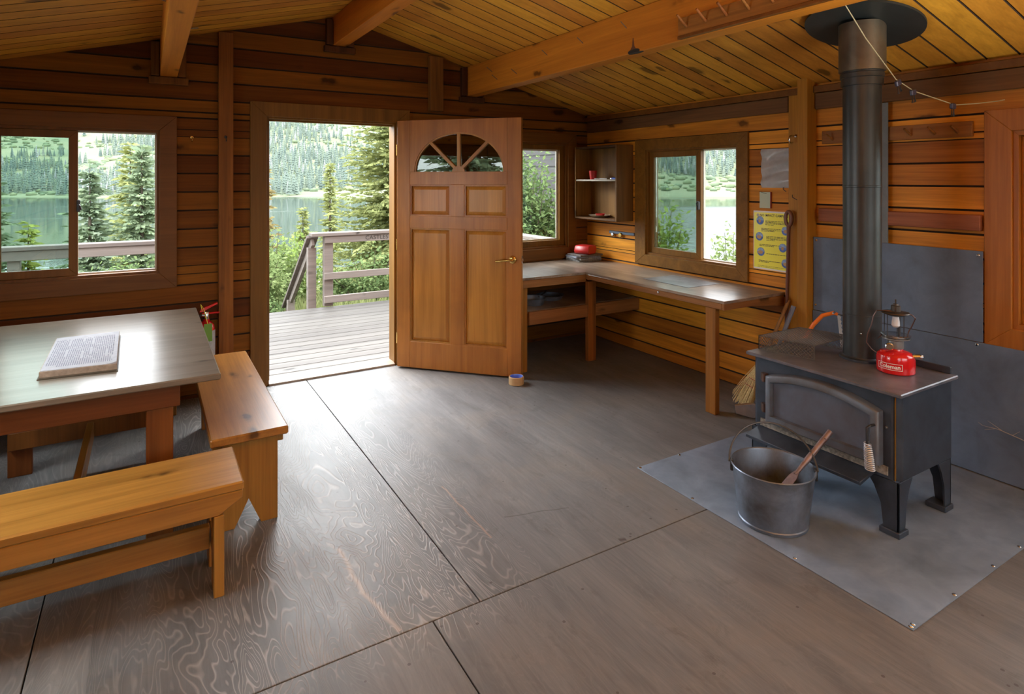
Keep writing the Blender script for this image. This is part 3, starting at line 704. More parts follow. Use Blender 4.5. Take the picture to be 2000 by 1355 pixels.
# ------------------------------------------------------------------ dining table
TZ = 0.712
tb = thing('dining_table', 'big wooden dining table with a worn glossy top under the wide window', 'table', (-0.265, 3.8, 0))
mb = MB(); mb.box((-0.81, 2.985, TZ - 0.028), (0.279, 4.60, TZ), 0.005); mb.done('tabletop', M_table, tb, smooth=0)
mb = MB(); mb.box((-0.65, 3.035, TZ - 0.13), (0.122, 3.065, TZ - 0.029), 0.003); mb.done('apron', wood('apron_fir', (0.085, 0.026, 0.006), (0.165, 0.052, 0.012), 'X', None, 0, 0.45), tb, smooth=0)
mb = MB(); mb.box((0.095, 3.066, TZ - 0.12), (0.12, 4.42, TZ - 0.029), 0.003); mb.done('apron', M_redwd, tb, smooth=0)
mb = MB(); mb.box((-0.648, 3.066, TZ - 0.12), (-0.623, 4.42, TZ - 0.029), 0.003); mb.done('apron', M_redwd, tb, smooth=0)
for x in (-0.635, -0.008):
    for y0, y1 in ((3.068, 3.105), (4.10, 4.138)):
        mb = MB(); mb.box((x, y0, 0), (x + 0.104, y1, TZ - 0.03), 0.003); mb.done('leg', M_tleg, tb, smooth=0)
mb = MB(); mb.box((-0.63, 4.07, 0.15), (0.09, 4.099, 0.243), 0.003); mb.done('stretcher', M_tleg, tb, smooth=0)
mb = MB(); mb.box((-0.63, 3.106, 0.15), (0.09, 3.135, 0.243), 0.003); mb.done('stretcher', M_tleg, tb, smooth=0)
mb = MB(); mb.box((-0.288, 3.137, 0.14), (-0.256, 4.068, 0.236), 0.003); mb.done('stretcher', M_benchY, tb, smooth=0)

# open register lying on the table
nb = thing('notebook', 'thick open notebook with ruled printed page lying on the table', 'book', (-0.27, 3.6, TZ))
def nbq(u, v, z): # page plane: u across (0..1), v away (0..1)
    a = Vector((-0.405, 3.30, 0)).lerp(Vector((-0.121, 3.275, 0)), u); b = Vector((-0.412, 3.955, 0)).lerp(Vector((-0.134, 3.965, 0)), u)
    p = a.lerp(b, v); p.z = TZ + z; return p
def nslab(mb, u0, u1, v0, v1, z0, z1, curl=0.0):
    N = 10
    for i in range(N):
        ua, ub = u0 + (u1 - u0) * i / N, u0 + (u1 - u0) * (i + 1) / N
        fz = lambda u: curl * max(0, (u - 0.85) / 0.15) ** 2
        q = [nbq(ua, v0, z0), nbq(ub, v0, z0), nbq(ub, v1, z0), nbq(ua, v1, z0), nbq(ua, v0, z1 + fz(ua)), nbq(ub, v0, z1 + fz(ub)), nbq(ub, v1, z1), nbq(ua, v1, z1)]
        vs = [mb.bm.verts.new(p) for p in q]
        for f in ((0, 3, 2, 1), (4, 5, 6, 7), (0, 1, 5, 4), (1, 2, 6, 5), (2, 3, 7, 6), (3, 0, 4, 7)): mb.bm.faces.new([vs[i] for i in f])
mb = MB(); nslab(mb, -0.02, 1.02, -0.03, 1.02, 0.0005, 0.004); mb.done('cover', plain('brown_card', (0.07, 0.05, 0.03), 0.6), nb, smooth=0)
mb = MB(); nslab(mb, 0, 1, 0, 1, 0.0045, 0.030); mb.done('page_block', plain('page_edges', (0.40, 0.31, 0.24), 0.8, 0, 0.3, 40), nb, smooth=0)
mb = MB(); nslab(mb, 0.012, 0.995, 0.01, 0.99, 0.0305, 0.032, 0.008); mb.done('top_page', M_paper, nb, smooth=0)
mb = MB()
rr = random.Random(3)
for i in range(31):
    u = 0.05 + 0.9 * i / 31; v0 = 0.08 + (0.05 if i < 5 else 0)
    v = v0
    while v < 0.86:
        L = rr.uniform(0.05, 0.22)
        nslab(mb, u, u + 0.011, v, min(v + L, 0.88), 0.0321, 0.0324, 0.008); v += L + rr.uniform(0.01, 0.03)
        if rr.random() < 0.06: v += 0.2
mb.done('printed_lines', plain('printing_ink', (0.19, 0.19, 0.25), 0.8), nb, smooth=0)

# ------------------------------------------------------------------ benches
# bench with notched board legs, at the right side of the table
bz = 0.438
bn = thing('bench', 'sturdy bench with notched board legs along the right side of the table', 'bench', (0.395, 3.65, 0), group='dining benches')
mb = MB(); mb.box((0.232, 2.935, bz - 0.038), (0.558, 4.365, bz), 0.006); mb.done('seat', M_benchY, bn, smooth=0)
for y0, y1 in ((2.985, 3.025), (4.262, 4.302)):
    mb = MB(); mb.prism([(0.289, 0), (0.335, 0), (0.394, 0.128), (0.447, 0), (0.519, 0), (0.519, bz - 0.039), (0.289, bz - 0.039)], 'Y', y0, y1, 0.002)
    mb.done('leg', M_benchZ, bn, smooth=0)
for y0, y1 in ((3.026, 3.07), (4.216, 4.260)):
    mb = MB(); mb.box((0.25, y0, bz - 0.098), (0.551, y1, bz - 0.039), 0.003); mb.done('cleat', M_bench, bn, smooth=0)
mb = MB(); mb.box((0.252, 3.072, bz - 0.115), (0.278, 4.214, bz - 0.039), 0.003); mb.done('side_rail', M_benchY, bn, smooth=0)
mb = MB(); mb.box((0.38, 3.026, 0.15), (0.41, 4.26, 0.235), 0.003); mb.done('stretcher', M_benchY, bn, smooth=0)
# bench in the foreground, across the end of the table
def railed_bench(x0, x1, y0, y1, z, label, legx):
    b = thing('bench', label, 'bench', ((x0 + x1) / 2, (y0 + y1) / 2, 0), group='dining benches')
    mb = MB(); mb.box((x0, y0, z - 0.034), (x1, y1, z), 0.006); mb.done('seat', M_bench, b, smooth=0)
    for ya, yb in ((y0 + 0.004, y0 + 0.034), (y1 - 0.034, y1 - 0.004)):
        mb = MB(); zt, zl = z - 0.035, z - 0.112
        mb.prism([(x0 + 0.003, zt), (x1 - 0.003, zt), (x1 - 0.003, z - 0.062), (x1 - 0.085, zl), (x0 + 0.085, zl), (x0 + 0.003, z - 0.062)], 'Y', ya, yb, 0.003)
        mb.done('side_rail', M_bench, b, smooth=0)
    for lx in legx:
        for ya, yb in ((y0 + 0.036, y0 + 0.105), (y1 - 0.105, y1 - 0.036)):
            mb = MB(); mb.box((lx, ya - 0.032, 0), (lx + 0.036, yb, z - 0.113), 0.003); mb.box((lx, ya, z - 0.113), (lx + 0.036, yb, z - 0.036)); mb.done('leg', M_benchZ, b, smooth=0)
    mb = MB(); ym = (y0 + y1) / 2; mb.box((legx[0] + 0.037, ym - 0.018, 0.108), (legx[1] - 0.001, ym + 0.018, 0.198), 0.003); mb.done('stretcher', M_bench, b, smooth=0)
    for lx in legx:
        mb = MB(); mb.box((lx + 0.002, y0 + 0.106, 0.12), (lx + 0.034, y1 - 0.106, 0.19), 0.002); mb.done('stretcher', M_benchY, b, smooth=0)
    return b
railed_bench(-1.08, 0.316, 2.522, 2.878, 0.42, 'railed pine bench in the foreground at the near end of the table', (-0.97, 0.212))
railed_bench(-1.05, 0.27, 4.62, 4.86, 0.42, 'dark bench under the window behind the far end of the table', (-0.94, 0.128))

# ------------------------------------------------------------------ fire extinguisher on the back wall
fe = thing('fire_extinguisher', 'red fire extinguisher with a green inspection tag hung beside the doorway post', 'fire extinguisher', (0.358, YB - 0.07, 0.2))
ex, ey = 0.358, YB - 0.085
mb = MB(); mb.lathe([(0, 0.2), (0.05, 0.2), (0.056, 0.21), (0.056, 0.50), (0.05, 0.535), (0.03, 0.56), (0.022, 0.565), (0.022, 0.58), (0, 0.58)], (ex, ey, 0), 28); mb.done('cylinder', M_red, fe)
mb = MB(); mb.lathe([(0.0565, 0.29), (0.0568, 0.29), (0.0568, 0.50), (0.0565, 0.50)], (ex, ey, 0), 28); mb.done('label_band', plain('label_grey', (0.42, 0.42, 0.43), 0.4, 0, 0.2, 40), fe)
mb = MB(); mb.lathe([(0, 0.58), (0.02, 0.58), (0.02, 0.615), (0.014, 0.63), (0, 0.63)], (ex, ey, 0), 16); mb.tube([(ex, ey, 0.6), (ex - 0.035, ey - 0.01, 0.61)], 0.012, 10); mb.done('valve', M_chrome, fe)
mb = MB(); mb.box((ex - 0.03, ey - 0.012, 0.612), (ex + 0.085, ey + 0.012, 0.624), 0.004, Matrix.Translation((0, 0, 0))); mb.done('carry_handle', M_red, fe, smooth=0)
mb = MB(); mb.prism([(ex - 0.045, 0.632), (ex - 0.035, 0.655), (ex + 0.07, 0.692), (ex + 0.073, 0.680), (ex + 0.0, 0.648), (ex - 0.02, 0.63)], 'Y', ey - 0.012, ey + 0.012, 0.002); mb.done('squeeze_lever', M_red, fe, smooth=0)
mb = MB(); mb.tube([(ex - 0.035, ey - 0.01, 0.61), (ex - 0.075, ey - 0.03, 0.58), (ex - 0.078, ey - 0.04, 0.48), (ex - 0.06, ey - 0.045, 0.36)], 0.009, 10); mb.done('hose', M_black, fe)
mb = MB(); mb.box((ex - 0.02, ey - 0.066, 0.43), (ex + 0.032, ey - 0.063, 0.555), 0, Matrix.Translation((0.0, 0, 0))); mb.done('inspection_tag', plain('tag_green', (0.20, 0.45, 0.08), 0.6), fe, smooth=0)
mb = MB(); mb.tube([(ex - 0.028, ey - 0.02, 0.64), (ex - 0.038, ey - 0.03, 0.69), (ex - 0.02, ey - 0.035, 0.66), (ex + 0.005, ey - 0.06, 0.55)], 0.0018, 6); mb.done('tag_string', M_yellow, fe)
mb = MB(); mb.box((ex - 0.02, YB - 0.028, 0.25), (ex + 0.02, YB - 0.001, 0.60), 0.002); mb.done('wall_bracket', M_dkmet, fe, smooth=0)

# ------------------------------------------------------------------ corner counter
CZ = 0.778
ct = thing('corner_counter', 'L shaped plywood counter along two walls below the corner windows', 'counter', (3.4, 3.9, 0))
cx, cy = 3.225, 4.13
mb = MB(); mb.prism([(2.575, cy), (cx, cy), (cx, 2.672), (XR - 0.001, 2.672), (XR - 0.001, YB - 0.002), (2.575, YB - 0.002)], 'Z', CZ - 0.019, CZ, 0.002)
mb.done('worktop', M_count, ct, smooth=0)
mb = MB(); mb.box((2.58, cy + 0.012, CZ - 0.085), (cx + 0.012, cy + 0.045, CZ - 0.0195), 0.003); mb.done('apron', M_cwoodX, ct, smooth=0)
mb = MB(); mb.box((cx + 0.006, 2.70, CZ - 0.062), (cx + 0.04, cy + 0.011, CZ - 0.0195), 0.003); mb.done('apron', M_cwoodY, ct, smooth=0)
mb = MB(); mb.prism([(cx + 0.006, CZ - 0.0195), (XR - 0.003, CZ - 0.0195), (XR - 0.003, CZ - 0.10), (XR - 0.10, CZ - 0.085), (cx + 0.3, CZ - 0.062), (cx + 0.006, CZ - 0.062)], 'Y', 2.678, 2.699, 0.002); mb.done('apron', M_cwoodX, ct, smooth=0)
for (x, y, s, t) in ((3.245, 2.762, 0.042, 0.085), (3.262, 4.142, 0.085, 0.045), (2.60, 4.177, 0.06, 0.05)):
    mb = MB(); mb.box((x, y, 0), (x + s, y + t, CZ - 0.063 if y < 4 else CZ - 0.086), 0.003); mb.done('leg', M_postZ, ct, smooth=0)
mb = MB(); mb.box((2.59, 4.19, 0.475), (XR - 0.003, YB - 0.003, 0.492), 0.002); mb.done('lower_shelf', M_count, ct, smooth=0)
mb = MB(); mb.box((2.661, 4.150, 0.385), (3.261, 4.176, 0.491), 0.003); mb.box((3.348, 4.150, 0.385), (XR - 0.003, 4.176, 0.491), 0.003); mb.done('shelf_rail', M_cwoodX, ct, smooth=0)
mb = MB(); mb.lathe([(0, 0.012), (0.007, 0.011), (0.009, 0.004), (0.006, 0)], (cx + 0.006, 3.27, CZ - 0.035), 12, Matrix.Rotation(-PI / 2, 4, 'Y')); mb.done('bolt_head', M_chrome, ct)
# steel sheet let into the counter top
mb = MB(); mb.box((3.40, 3.14, CZ + 0.0004), (3.74, 3.62, CZ + 0.003), 0.001, None)
tag(mb.done('counter_mat', plain('scuffed_sheet', (0.28, 0.28, 0.30), 0.3, 0.5, 0.4, 9), origin=(3.57, 3.38, CZ), smooth=0), 'grey sheet metal burn plate lying on the counter by the window', 'mat')
# pans on the dim lower shelf
def pan(x, y, r, h, label, rot, mat):
    t = thing('frying_pan', label, 'pan', (x, y, 0.4925), group='pans under the counter')
    mb = MB(); mb.lathe([(0, 0), (r * 0.8, 0), (r, h), (r + 0.004, h), (r * 0.82, -0.0), (0, 0)][:4] + [(r * 0.79, 0.004), (0, 0.004)], (x, y, 0.4925), 28); mb.done('pan_bowl', mat, t)
    mb = MB(); a = rot; mb.tube([(x + r * 0.95 * math.cos(a), y + r * 0.95 * math.sin(a), 0.4925 + h * 0.8), (x + (r + 0.13) * math.cos(a), y + (r + 0.13) * math.sin(a), 0.4925 + h * 1.15)], 0.008, 8); mb.done('pan_handle', M_dkmet, t)
    return t
pan(2.86, 4.40, 0.11, 0.06, 'grey saucepan on the dark shelf under the counter, nearer the door', 0.5, M_galv)
pan(3.12, 4.52, 0.125, 0.04, 'shallow grey frying pan on the dark shelf under the counter, further back', 2.6, M_galv)

# magazines and red pouch in the counter corner
mr = random.Random(5); z = CZ
for i in range(4):
    mb = MB(); a = mr.uniform(-0.12, 0.12); M = Matrix.Translation((3.68 + mr.uniform(-0.01, 0.01), 4.745 + mr.uniform(-0.01, 0.01), z + 0.0003)) @ Matrix.Rotation(a, 4, 'Z')
    mb.box((-0.14, -0.105, 0), (0.14, 0.105, 0.016), 0.002, M)
    mg = mb.done('magazine', plain('page_stack_%d' % i, [(0.20, 0.19, 0.18), (0.30, 0.31, 0.32), (0.24, 0.25, 0.30), (0.12, 0.10, 0.09)][i], 0.5, 0, 0.5, 50), origin=(3.68, 4.745, z), smooth=0)
    tag(mg, ['bottom magazine of the small pile in the counter corner', 'second magazine from the bottom of the counter corner pile', 'third magazine, just below the top one in the counter corner pile', 'dark topmost magazine in the counter corner pile, under the red pouch'][i], 'magazine', 'magazines on the counter')
    z += 0.0168
mb = MB(); M = Matrix.Translation((3.68, 4.72, z + 0.001)) @ Matrix.Rotation(0.3, 4, 'Z')
mb.prism([(-0.07, 0), (0.055, 0), (0.075, 0.05), (0.06, 0.085), (-0.06, 0.08), (-0.08, 0.03)], 'X', -0.085, 0.085, 0.008, lambda q: M @ Vector((q[1], q[0], q[2])))
rp = mb.done('pouch', M_redm, origin=(3.68, 4.72, z), smooth=40); tag(rp, 'red padded first aid pouch on top of the magazines', 'pouch')

# ------------------------------------------------------------------ wall cupboard
cb = thing('wall_cupboard', 'open fronted two shelf wooden cupboard hung in the corner', 'cupboard', (3.75, 4.55, 1.187))
C0, C1, D0, D1, E0, E1 = 3.655, XR - 0.002, 4.232, 4.86, 1.187, 1.893
M_cupY = wood('cupboard_along', (0.075, 0.030, 0.006), (0.17, 0.075, 0.018), 'Y', None, 0.2, 0.5); M_cupZ = wood('cupboard_upright', (0.075, 0.031, 0.007), (0.18, 0.080, 0.022), 'Z', None, 0.3, 0.5)
mb = MB(); mb.box((C0, D0, E0), (C1, D0 + 0.018, E1), 0.002); mb.done('side_panel', M_cupZ, cb, smooth=0)
mb = MB(); mb.box((C0, D1 - 0.018, E0), (C1, D1, E1), 0.002); mb.done('side_panel', M_cupZ, cb, smooth=0)
mb = MB(); mb.box((C0, D0 + 0.0185, E1 - 0.018), (C1, D1 - 0.0185, E1), 0.002); mb.done('top_panel', M_cupY, cb, smooth=0)
mb = MB(); mb.box((C0, D0 + 0.0185, E0), (C1, D1 - 0.0185, E0 + 0.018), 0.002); mb.done('bottom_panel', M_cupY, cb, smooth=0)
mb = MB(); mb.box((C1 - 0.008, D0 + 0.0185, E0 + 0.0185), (C1, D1 - 0.0185, E1 - 0.0185)); mb.done('back_panel', M_cupZ, cb, smooth=0)
mb = MB(); mb.box((C0 + 0.004, D0 + 0.019, 1.558), (C1 - 0.0085, D1 - 0.019, 1.573), 0.001); mb.done('shelf', plain('painted_shelf', (0.42, 0.36, 0.29), 0.5, 0, 0.15), cb, smooth=0)
def lathe_thing(name, prof, c, mat, label, cat, group=None, n=28):
    mb = MB(); mb.lathe(prof, c, n); o = mb.done(name, mat, origin=c); return tag(o, label, cat, group)
lathe_thing('cup', [(0, 0.0), (0.03, 0.0), (0.04, 0.085), (0.037, 0.085), (0.028, 0.006), (0, 0.006)], (3.72, 4.65, 1.5735), M_redm, 'red plastic cup on the upper cupboard shelf', 'cup')
lathe_thing('plate', [(0, 0.0), (0.06, 0.0), (0.10, 0.022), (0.103, 0.024), (0.06, 0.006), (0, 0.005)], (3.757, 4.60, 1.2055), M_cream, 'cream enamel plate on the cupboard bottom, holding a red bowl', 'plate')
lathe_thing('bowl', [(0, 0.0), (0.028, 0.0), (0.05, 0.032), (0.047, 0.033), (0.025, 0.005), (0, 0.005)], (3.757, 4.585, 1.2110), M_redm, 'small red bowl sitting on the cream plate in the cupboard', 'bowl')
mb = MB(); mb.lathe([(0, 0), (0.02, 0.002), (0.026, 0.008), (0.018, 0.010), (0, 0.006)], (0, 0, 0), 16, Matrix.Translation((3.70, 4.56, 1.5737)) @ Matrix.Diagonal((1, 1.5, 1, 1))); mb.tube([(3.70, 4.53, 1.581), (3.70, 4.42, 1.579)], 0.004, 8)
tag(mb.done('serving_spoon', M_white, origin=(3.70, 4.5, 1.574)), 'white spoon lying on the upper cupboard shelf', 'spoon')
lt = thing('lighter', 'small blue lighter at the open end of the upper cupboard shelf', 'lighter', (3.70, 4.33, 1.5735))
mb = MB(); mb.box((3.69, 4.285, 1.574), (3.712, 4.345, 1.592), 0.004); mb.done('lighter_body', plain('blue_plastic', (0.03, 0.10, 0.65), 0.3), lt)
mb = MB(); mb.box((3.692, 4.346, 1.575), (3.710, 4.366, 1.591), 0.003); mb.done('lighter_cap', M_chrome, lt)
# magnetic strip
ms = thing('tool_strip', 'dark metal utensil strip screwed to the wall under the cupboard', 'tool strip', (XR, 4.37, 1.06))
mb = MB(); mb.box((XR - 0.016, 4.205, 1.052), (XR - 0.001, 4.56, 1.078), 0.003); mb.done('strip', plain('strip_blue_grey', (0.12, 0.15, 0.20), 0.35, 0.5), ms, smooth=0)
for y, r in ((4.39, 0.024), (4.50, 0.018)):
    mb = MB(); mb.lathe([(0, 0.012), (r * 0.8, 0.012), (r, 0.008), (r, 0)], (XR - 0.016, y, 1.045), 18, Matrix.Rotation(-PI / 2, 4, 'Y')); mb.done('hanging_disc', M_brass if r > 0.02 else M_chrome, ms)

# ------------------------------------------------------------------ notices on the right wall
def rw(y, z, d=0.0): return Vector((XR - d, y, z))
ps = thing('poster', 'yellow camping rules poster with round blue pictures by the post', 'poster', (XR - 0.004, 2.775, 1.13))
PY0, PY1, PZ0, PZ1 = 2.927, 2.624, 0.918, 1.345
mb = MB(); mb.box(rw(PY1, PZ0, 0.006), rw(PY0, PZ1, 0.002)); mb.done('poster_border', M_white, ps, smooth=0)
mb = MB(); mb.box(rw(PY1 + 0.006, PZ0 + 0.012, 0.0068), rw(PY0 - 0.006, PZ1 - 0.012, 0.006)); mb.done('poster_sheet', M_yellow, ps, smooth=0)
def pmap(u, v, d): # u 0..1 from the window side, v 0..1 from the top
    return rw(PY0 + (PY1 - PY0) * u, PZ1 + (PZ0 - PZ1) * v, d)
M_ink = plain('poster_ink', (0.03, 0.035, 0.03), 0.6)
mb = MB(); V, F = text_mesh('NO IMPACT CAMPING', 0.026, 1.05, 0.0004)
wid = max(v.x for v in V) - min(v.x for v in V); k_ = 0.225 / wid
add_poly(mb, V, F, lambda v: pmap(0.56, 0.075, 0.0073) + Vector((0, -v.x * k_, v.y * k_ * 1.1)))
mb.done('poster_title', M_ink, ps, smooth=0)
pr2 = random.Random(11)
for (u0, u1, v, nl) in ((0.33, 0.95, 0.165, 4), (0.22, 0.74, 0.295, 3), (0.36, 0.92, 0.425, 4), (0.17, 0.70, 0.57, 2), (0.36, 0.92, 0.72, 1), (0.15, 0.75, 0.845, 2), (0.12, 0.9, 0.935, 2)):
    mb = MB()
    for i in range(nl):
        end = u1 if i < nl - 1 or nl == 1 else u0 + (u1 - u0) * pr2.uniform(0.35, 0.8); u = u0
        while u < end - 0.01:
            w = min(pr2.uniform(0.03, 0.10), end - u); vv = v + i * 0.021
            mb.box(pmap(u, vv, 0.0073), pmap(u + w, vv + (0.009 if v < 0.93 else 0.004), 0.0069)); u += w + 0.012
    mb.done('text_block', M_ink, ps, smooth=0)
for (u, v) in ((0.19, 0.165), (0.87, 0.315), (0.17, 0.44), (0.80, 0.60), (0.21, 0.70), (0.87, 0.855)):
    mb = MB(); ctr = pmap(u, v, 0.0072)
    mb.lathe([(0, 0.0006), (0.031, 0.0006), (0.031, 0.0)], ctr, 28, Matrix.Rotation(-PI / 2, 4, 'Y')); p_ = mb.done('round_picture', M_blue, ps, smooth=0)
    mb = MB(); ring = [(0.029 * math.cos(a), 0.029 * math.sin(a)) for a in [PI * i / 14 for i in range(15)]]
    vs = [mb.bm.verts.new(ctr + Vector((-0.0008, x, z_))) for x, z_ in ring]; mb.bm.faces.new(vs); mb.done('picture_sky', M_ltblue, p_, smooth=0)
    mb = MB(); mb.lathe([(0, 0.0010), (0.013, 0.0010), (0.013, 0.0006)], ctr + Vector((0, 0.004 * math.sin(u * 40), -0.004)), 12, Matrix.Rotation(-PI / 2, 4, 'Y') @ Matrix.Diagonal((1, 1.2 + 0.5 * math.sin(v * 30), 1, 1))); mb.done('picture_figure', M_tan, p_, smooth=0)
mb = MB(); mb.lathe([(0, 0.0006), (0.012, 0.0006), (0.012, 0)], pmap(0.13, 0.075, 0.0069), 16, Matrix.Rotation(-PI / 2, 4, 'Y')); mb.done('poster_badge', plain('badge_grey', (0.5, 0.48, 0.4), 0.6), ps, smooth=0)
# rippled clear plastic sleeve; window reflections put into its whitish colour
mb = MB(); ny, nz = 14, 26; g = []
for i in range(nz + 1):
    z_ = 1.795 - (1.795 - 1.515) * i / nz; row = []
    for j in range(ny + 1):
        y = 2.856 + (2.629 - 2.856) * j / ny
        d = 0.012 + 0.006 * math.sin(i * 0.62 + j * 0.12) + 0.004 * math.sin(j * 0.5 + i * 0.9)
        row.append(mb.bm.verts.new(rw(y, z_, d)))
    g.append(row)
for i in range(nz):
    for j in range(ny): mb.bm.faces.new((g[i][j], g[i][j + 1], g[i + 1][j + 1], g[i + 1][j]))
bmesh.ops.solidify(mb.bm, geom=mb.bm.faces[:], thickness=0.0012)
sv = mb.done('plastic_sleeve', plain('shiny_plastic', (0.74, 0.75, 0.77), 0.13, 0.0, 0.15, 14, 0.6), origin=(XR, 2.74, 1.65), smooth=60); tag(sv, 'silvery rippled plastic sleeve pinned above the notepad', 'plastic sleeve')
np_ = thing('notepad', 'small green notepad hanging from a nail above the yellow poster', 'notepad', (XR, 2.82, 1.36))
mb = MB(); mb.box(rw(2.776, 1.366, 0.014), rw(2.868, 1.484, 0.001), 0.001); mb.done('pad_block', plain('pad_red_edge', (0.30, 0.05, 0.04), 0.7), np_, smooth=0)
mb = MB(); mb.box(rw(2.781, 1.367, 0.0155), rw(2.868, 1.483, 0.0142), 0.0005); mb.done('pad_page', plain('pad_green', (0.50, 0.56, 0.43), 0.8), np_, smooth=0)
mb = MB(); mb.tube([rw(2.872, 1.488, 0.016), rw(2.83, 1.475, 0.018), rw(2.81, 1.472, 0.017)], 0.0015, 6); mb.done('pad_string', M_black, np_)
for (y, z_, dy, lab) in ((2.665, 1.52, -0.05, 'bent nail below the plastic sleeve'), (2.52, 1.47, -0.07, 'long nail in the face of the post')):
    d0 = 0.11 if y < 2.55 else 0.0
    mb = MB(); mb.tube([rw(y + 0.02, z_, d0), rw(y, z_ - 0.015, d0 + 0.03), rw(y + dy * 0.5, z_ - 0.03, d0 + 0.035)], 0.0028, 6); tag(mb.done('bent_nail', M_dkmet, origin=rw(y, z_)), lab, 'nail')

# long handled tools leaning by the post
sh = thing('shovel', 'long handled shovel with a D grip leaning beside the yellow poster', 'shovel', (3.76, 2.66, 0.0))
sx, sy = 3.785, 2.592
ctrp = Vector((sx, sy, 1.305))
mb = MB(); mb.tube([ctrp + Vector((0.0, 0.024 * math.sin(a), 0.048 * math.cos(a))) for a in [2 * PI * i / 24 for i in range(24)]], 0.0125, 10, True)
mb.done('d_grip', plain('grip_brown', (0.15, 0.06, 0.035), 0.45), sh)
mb = MB(); mb.tube([(sx, sy, 1.262), (sx + 0.004, sy + 0.004, 1.20), (sx + 0.012, sy + 0.02, 0.75), (sx + 0.02, sy + 0.045, 0.10)], [0.015, 0.012, 0.012, 0.013], 10); mb.done('shaft', plain('shaft_brown', (0.14, 0.05, 0.03), 0.45), sh)
mb = MB(); mb.prism([(sy - 0.06, 0.005), (sy + 0.13, 0.005), (sy + 0.145, 0.22), (sy - 0.06, 0.22)], 'X', sx + 0.034, sx + 0.039, 0.001); mb.done('blade', M_dkmet, sh, smooth=0)
br = thing('broom', 'straw broom leaning against the counter end behind the stove', 'broom', (3.535, 2.745, 0.0))
bt, bh = Vector((3.50, 2.755, 0.012)), Vector((3.605, 2.685, 0.29)); bd = (Vector((3.805, 2.606, 0.735)) - bh).normalized()
mb = MB(); mb.tube([bh - bd * 0.06, bh + bd * 0.50], 0.012, 10); mb.done('broom_handle', M_handleZ, br)
mb = MB(); br_ = random.Random(4); side = Vector((0.05, 0.1, 0)).cross(bd).normalized(); fan = bd.cross(side).normalized()
for i in range(240):
    a, b = br_.uniform(-1, 1), br_.uniform(-1, 1)
    top = bh + fan * a * 0.03 + side * b * 0.016 - bd * br_.uniform(0, 0.05)
    end = bt + fan * a * 0.115 + side * b * 0.04 + bd * br_.uniform(0.0, 0.07)
    end.z = max(end.z, 0.004)
    mid = (top + end) / 2 + fan * a * 0.012
    mb.tube([top, mid, end], [0.0026, 0.0024, 0.0016], 3, caps=False)
o = mb.done('broom_head', M_straw, br, smooth=0); o['kind'] = 'stuff'
mb = MB()
for t in (0.10, 0.15): 
    c_ = bh - bd * t; w_ = 0.034 + 0.22 * t
    mb.tube([c_ + fan * w_ * math.cos(a) + side * (0.022 + 0.06 * t) * math.sin(a) for a in [2 * PI * i / 20 for i in range(20)]], 0.002, 6, True)
mb.done('binding', M_redm, br)
ax = thing('axe', 'axe standing head down behind the stove with its blue grey handle up', 'axe', (3.44, 2.56, 0.0))
mb = MB(); mb.prism([(0.0, 0.0), (0.11, 0.02), (0.115, 0.075), (0.0, 0.10), (-0.05, 0.075), (-0.05, 0.02)], 'X', -0.012, 0.012, 0.004, lambda q: Vector((3.42, 2.60, 0.002)) + Matrix.Rotation(0.7, 3, 'Z') @ Vector(q)); mb.done('axe_head', plain('axe_steel', (0.50, 0.47, 0.47), 0.3, 0.7, 0.3), ax, smooth=0)
mb = MB(); mb.tube([(3.42, 2.60, 0.05), (3.52, 2.585, 0.25), (3.64, 2.55, 0.50), (3.735, 2.52, 0.72)], [0.012, 0.013, 0.013, 0.016], 10); mb.done('axe_handle', plain('handle_blue_grey', (0.16, 0.18, 0.25), 0.4), ax)

# ------------------------------------------------------------------ hearth, heat shields
mb = MB(); mb.box((2.289, 1.088, 0.0006), (3.79, 2.480, 0.004), 0.001)
hp = mb.done('hearth_plate', M_steel, origin=(3.0, 1.8, 0.0006), smooth=0); tag(hp, 'bluish grey sheet metal hearth plate screwed to the floor under the stove', 'hearth plate')
def screws(parent, pts, axis):
    for p in pts:
        mb = MB(); M = Matrix.Rotation(-PI / 2, 4, 'Y') if axis == 'x' else Matrix.Identity(4)
        mb.lathe([(0, 0.003), (0.005, 0.0028), (0.008, 0.0008), (0.008, 0)], p, 10, M); s_ = mb.done('screw', M_chrome, parent)
WL[hp.name] = Vector((3.0, 1.8, 0.0006))
screws(hp, [(2.302, 2.468, 0.004), (2.302, 2.1, 0.004), (2.305, 1.55, 0.004), (2.302, 1.102, 0.004), (2.32, 1.104, 0.004), (2.62, 1.102, 0.004), (2.95, 1.102, 0.004), (2.6, 2.468, 0.004), (3.2, 1.102, 0.004)], 'z')
XS = 3.815
us = thing('heat_shield', 'upper blue grey cement board heat shield behind the stovepipe', 'heat shield', (XS, 1.95, 0.706), group='heat shields')
mb = MB(); mb.box((XS, 1.474, 0.706), (XS + 0.012, 2.431, 1.192), 0.001); mb.done('shield_board', M_shield, us, smooth=0)
mb = MB(); mb.box((XS + 0.004, 1.957, 1.1925), (XS + 0.010, 2.19, 2.04), 0.001); mb.done('pipe_strip', plain('pale_strip', (0.15, 0.17, 0.18), 0.5, 0, 0.2), us, smooth=0)
screws(us, [(XS, 2.41, 1.17), (XS, 1.492, 1.168), (XS, 2.415, 0.74)], 'x')
for y in (1.7, 2.2):
    mb = MB(); mb.box((XS + 0.0125, y, 0.75), (XR - 0.001, y + 0.03, 1.15)); mb.done('spacer', M_dkmet, us, smooth=0)
ls = thing('heat_shield', 'lower wide dark cement board heat shield reaching the floor right of the stove', 'heat shield', (XS, 1.4, 0.0045), group='heat shields')
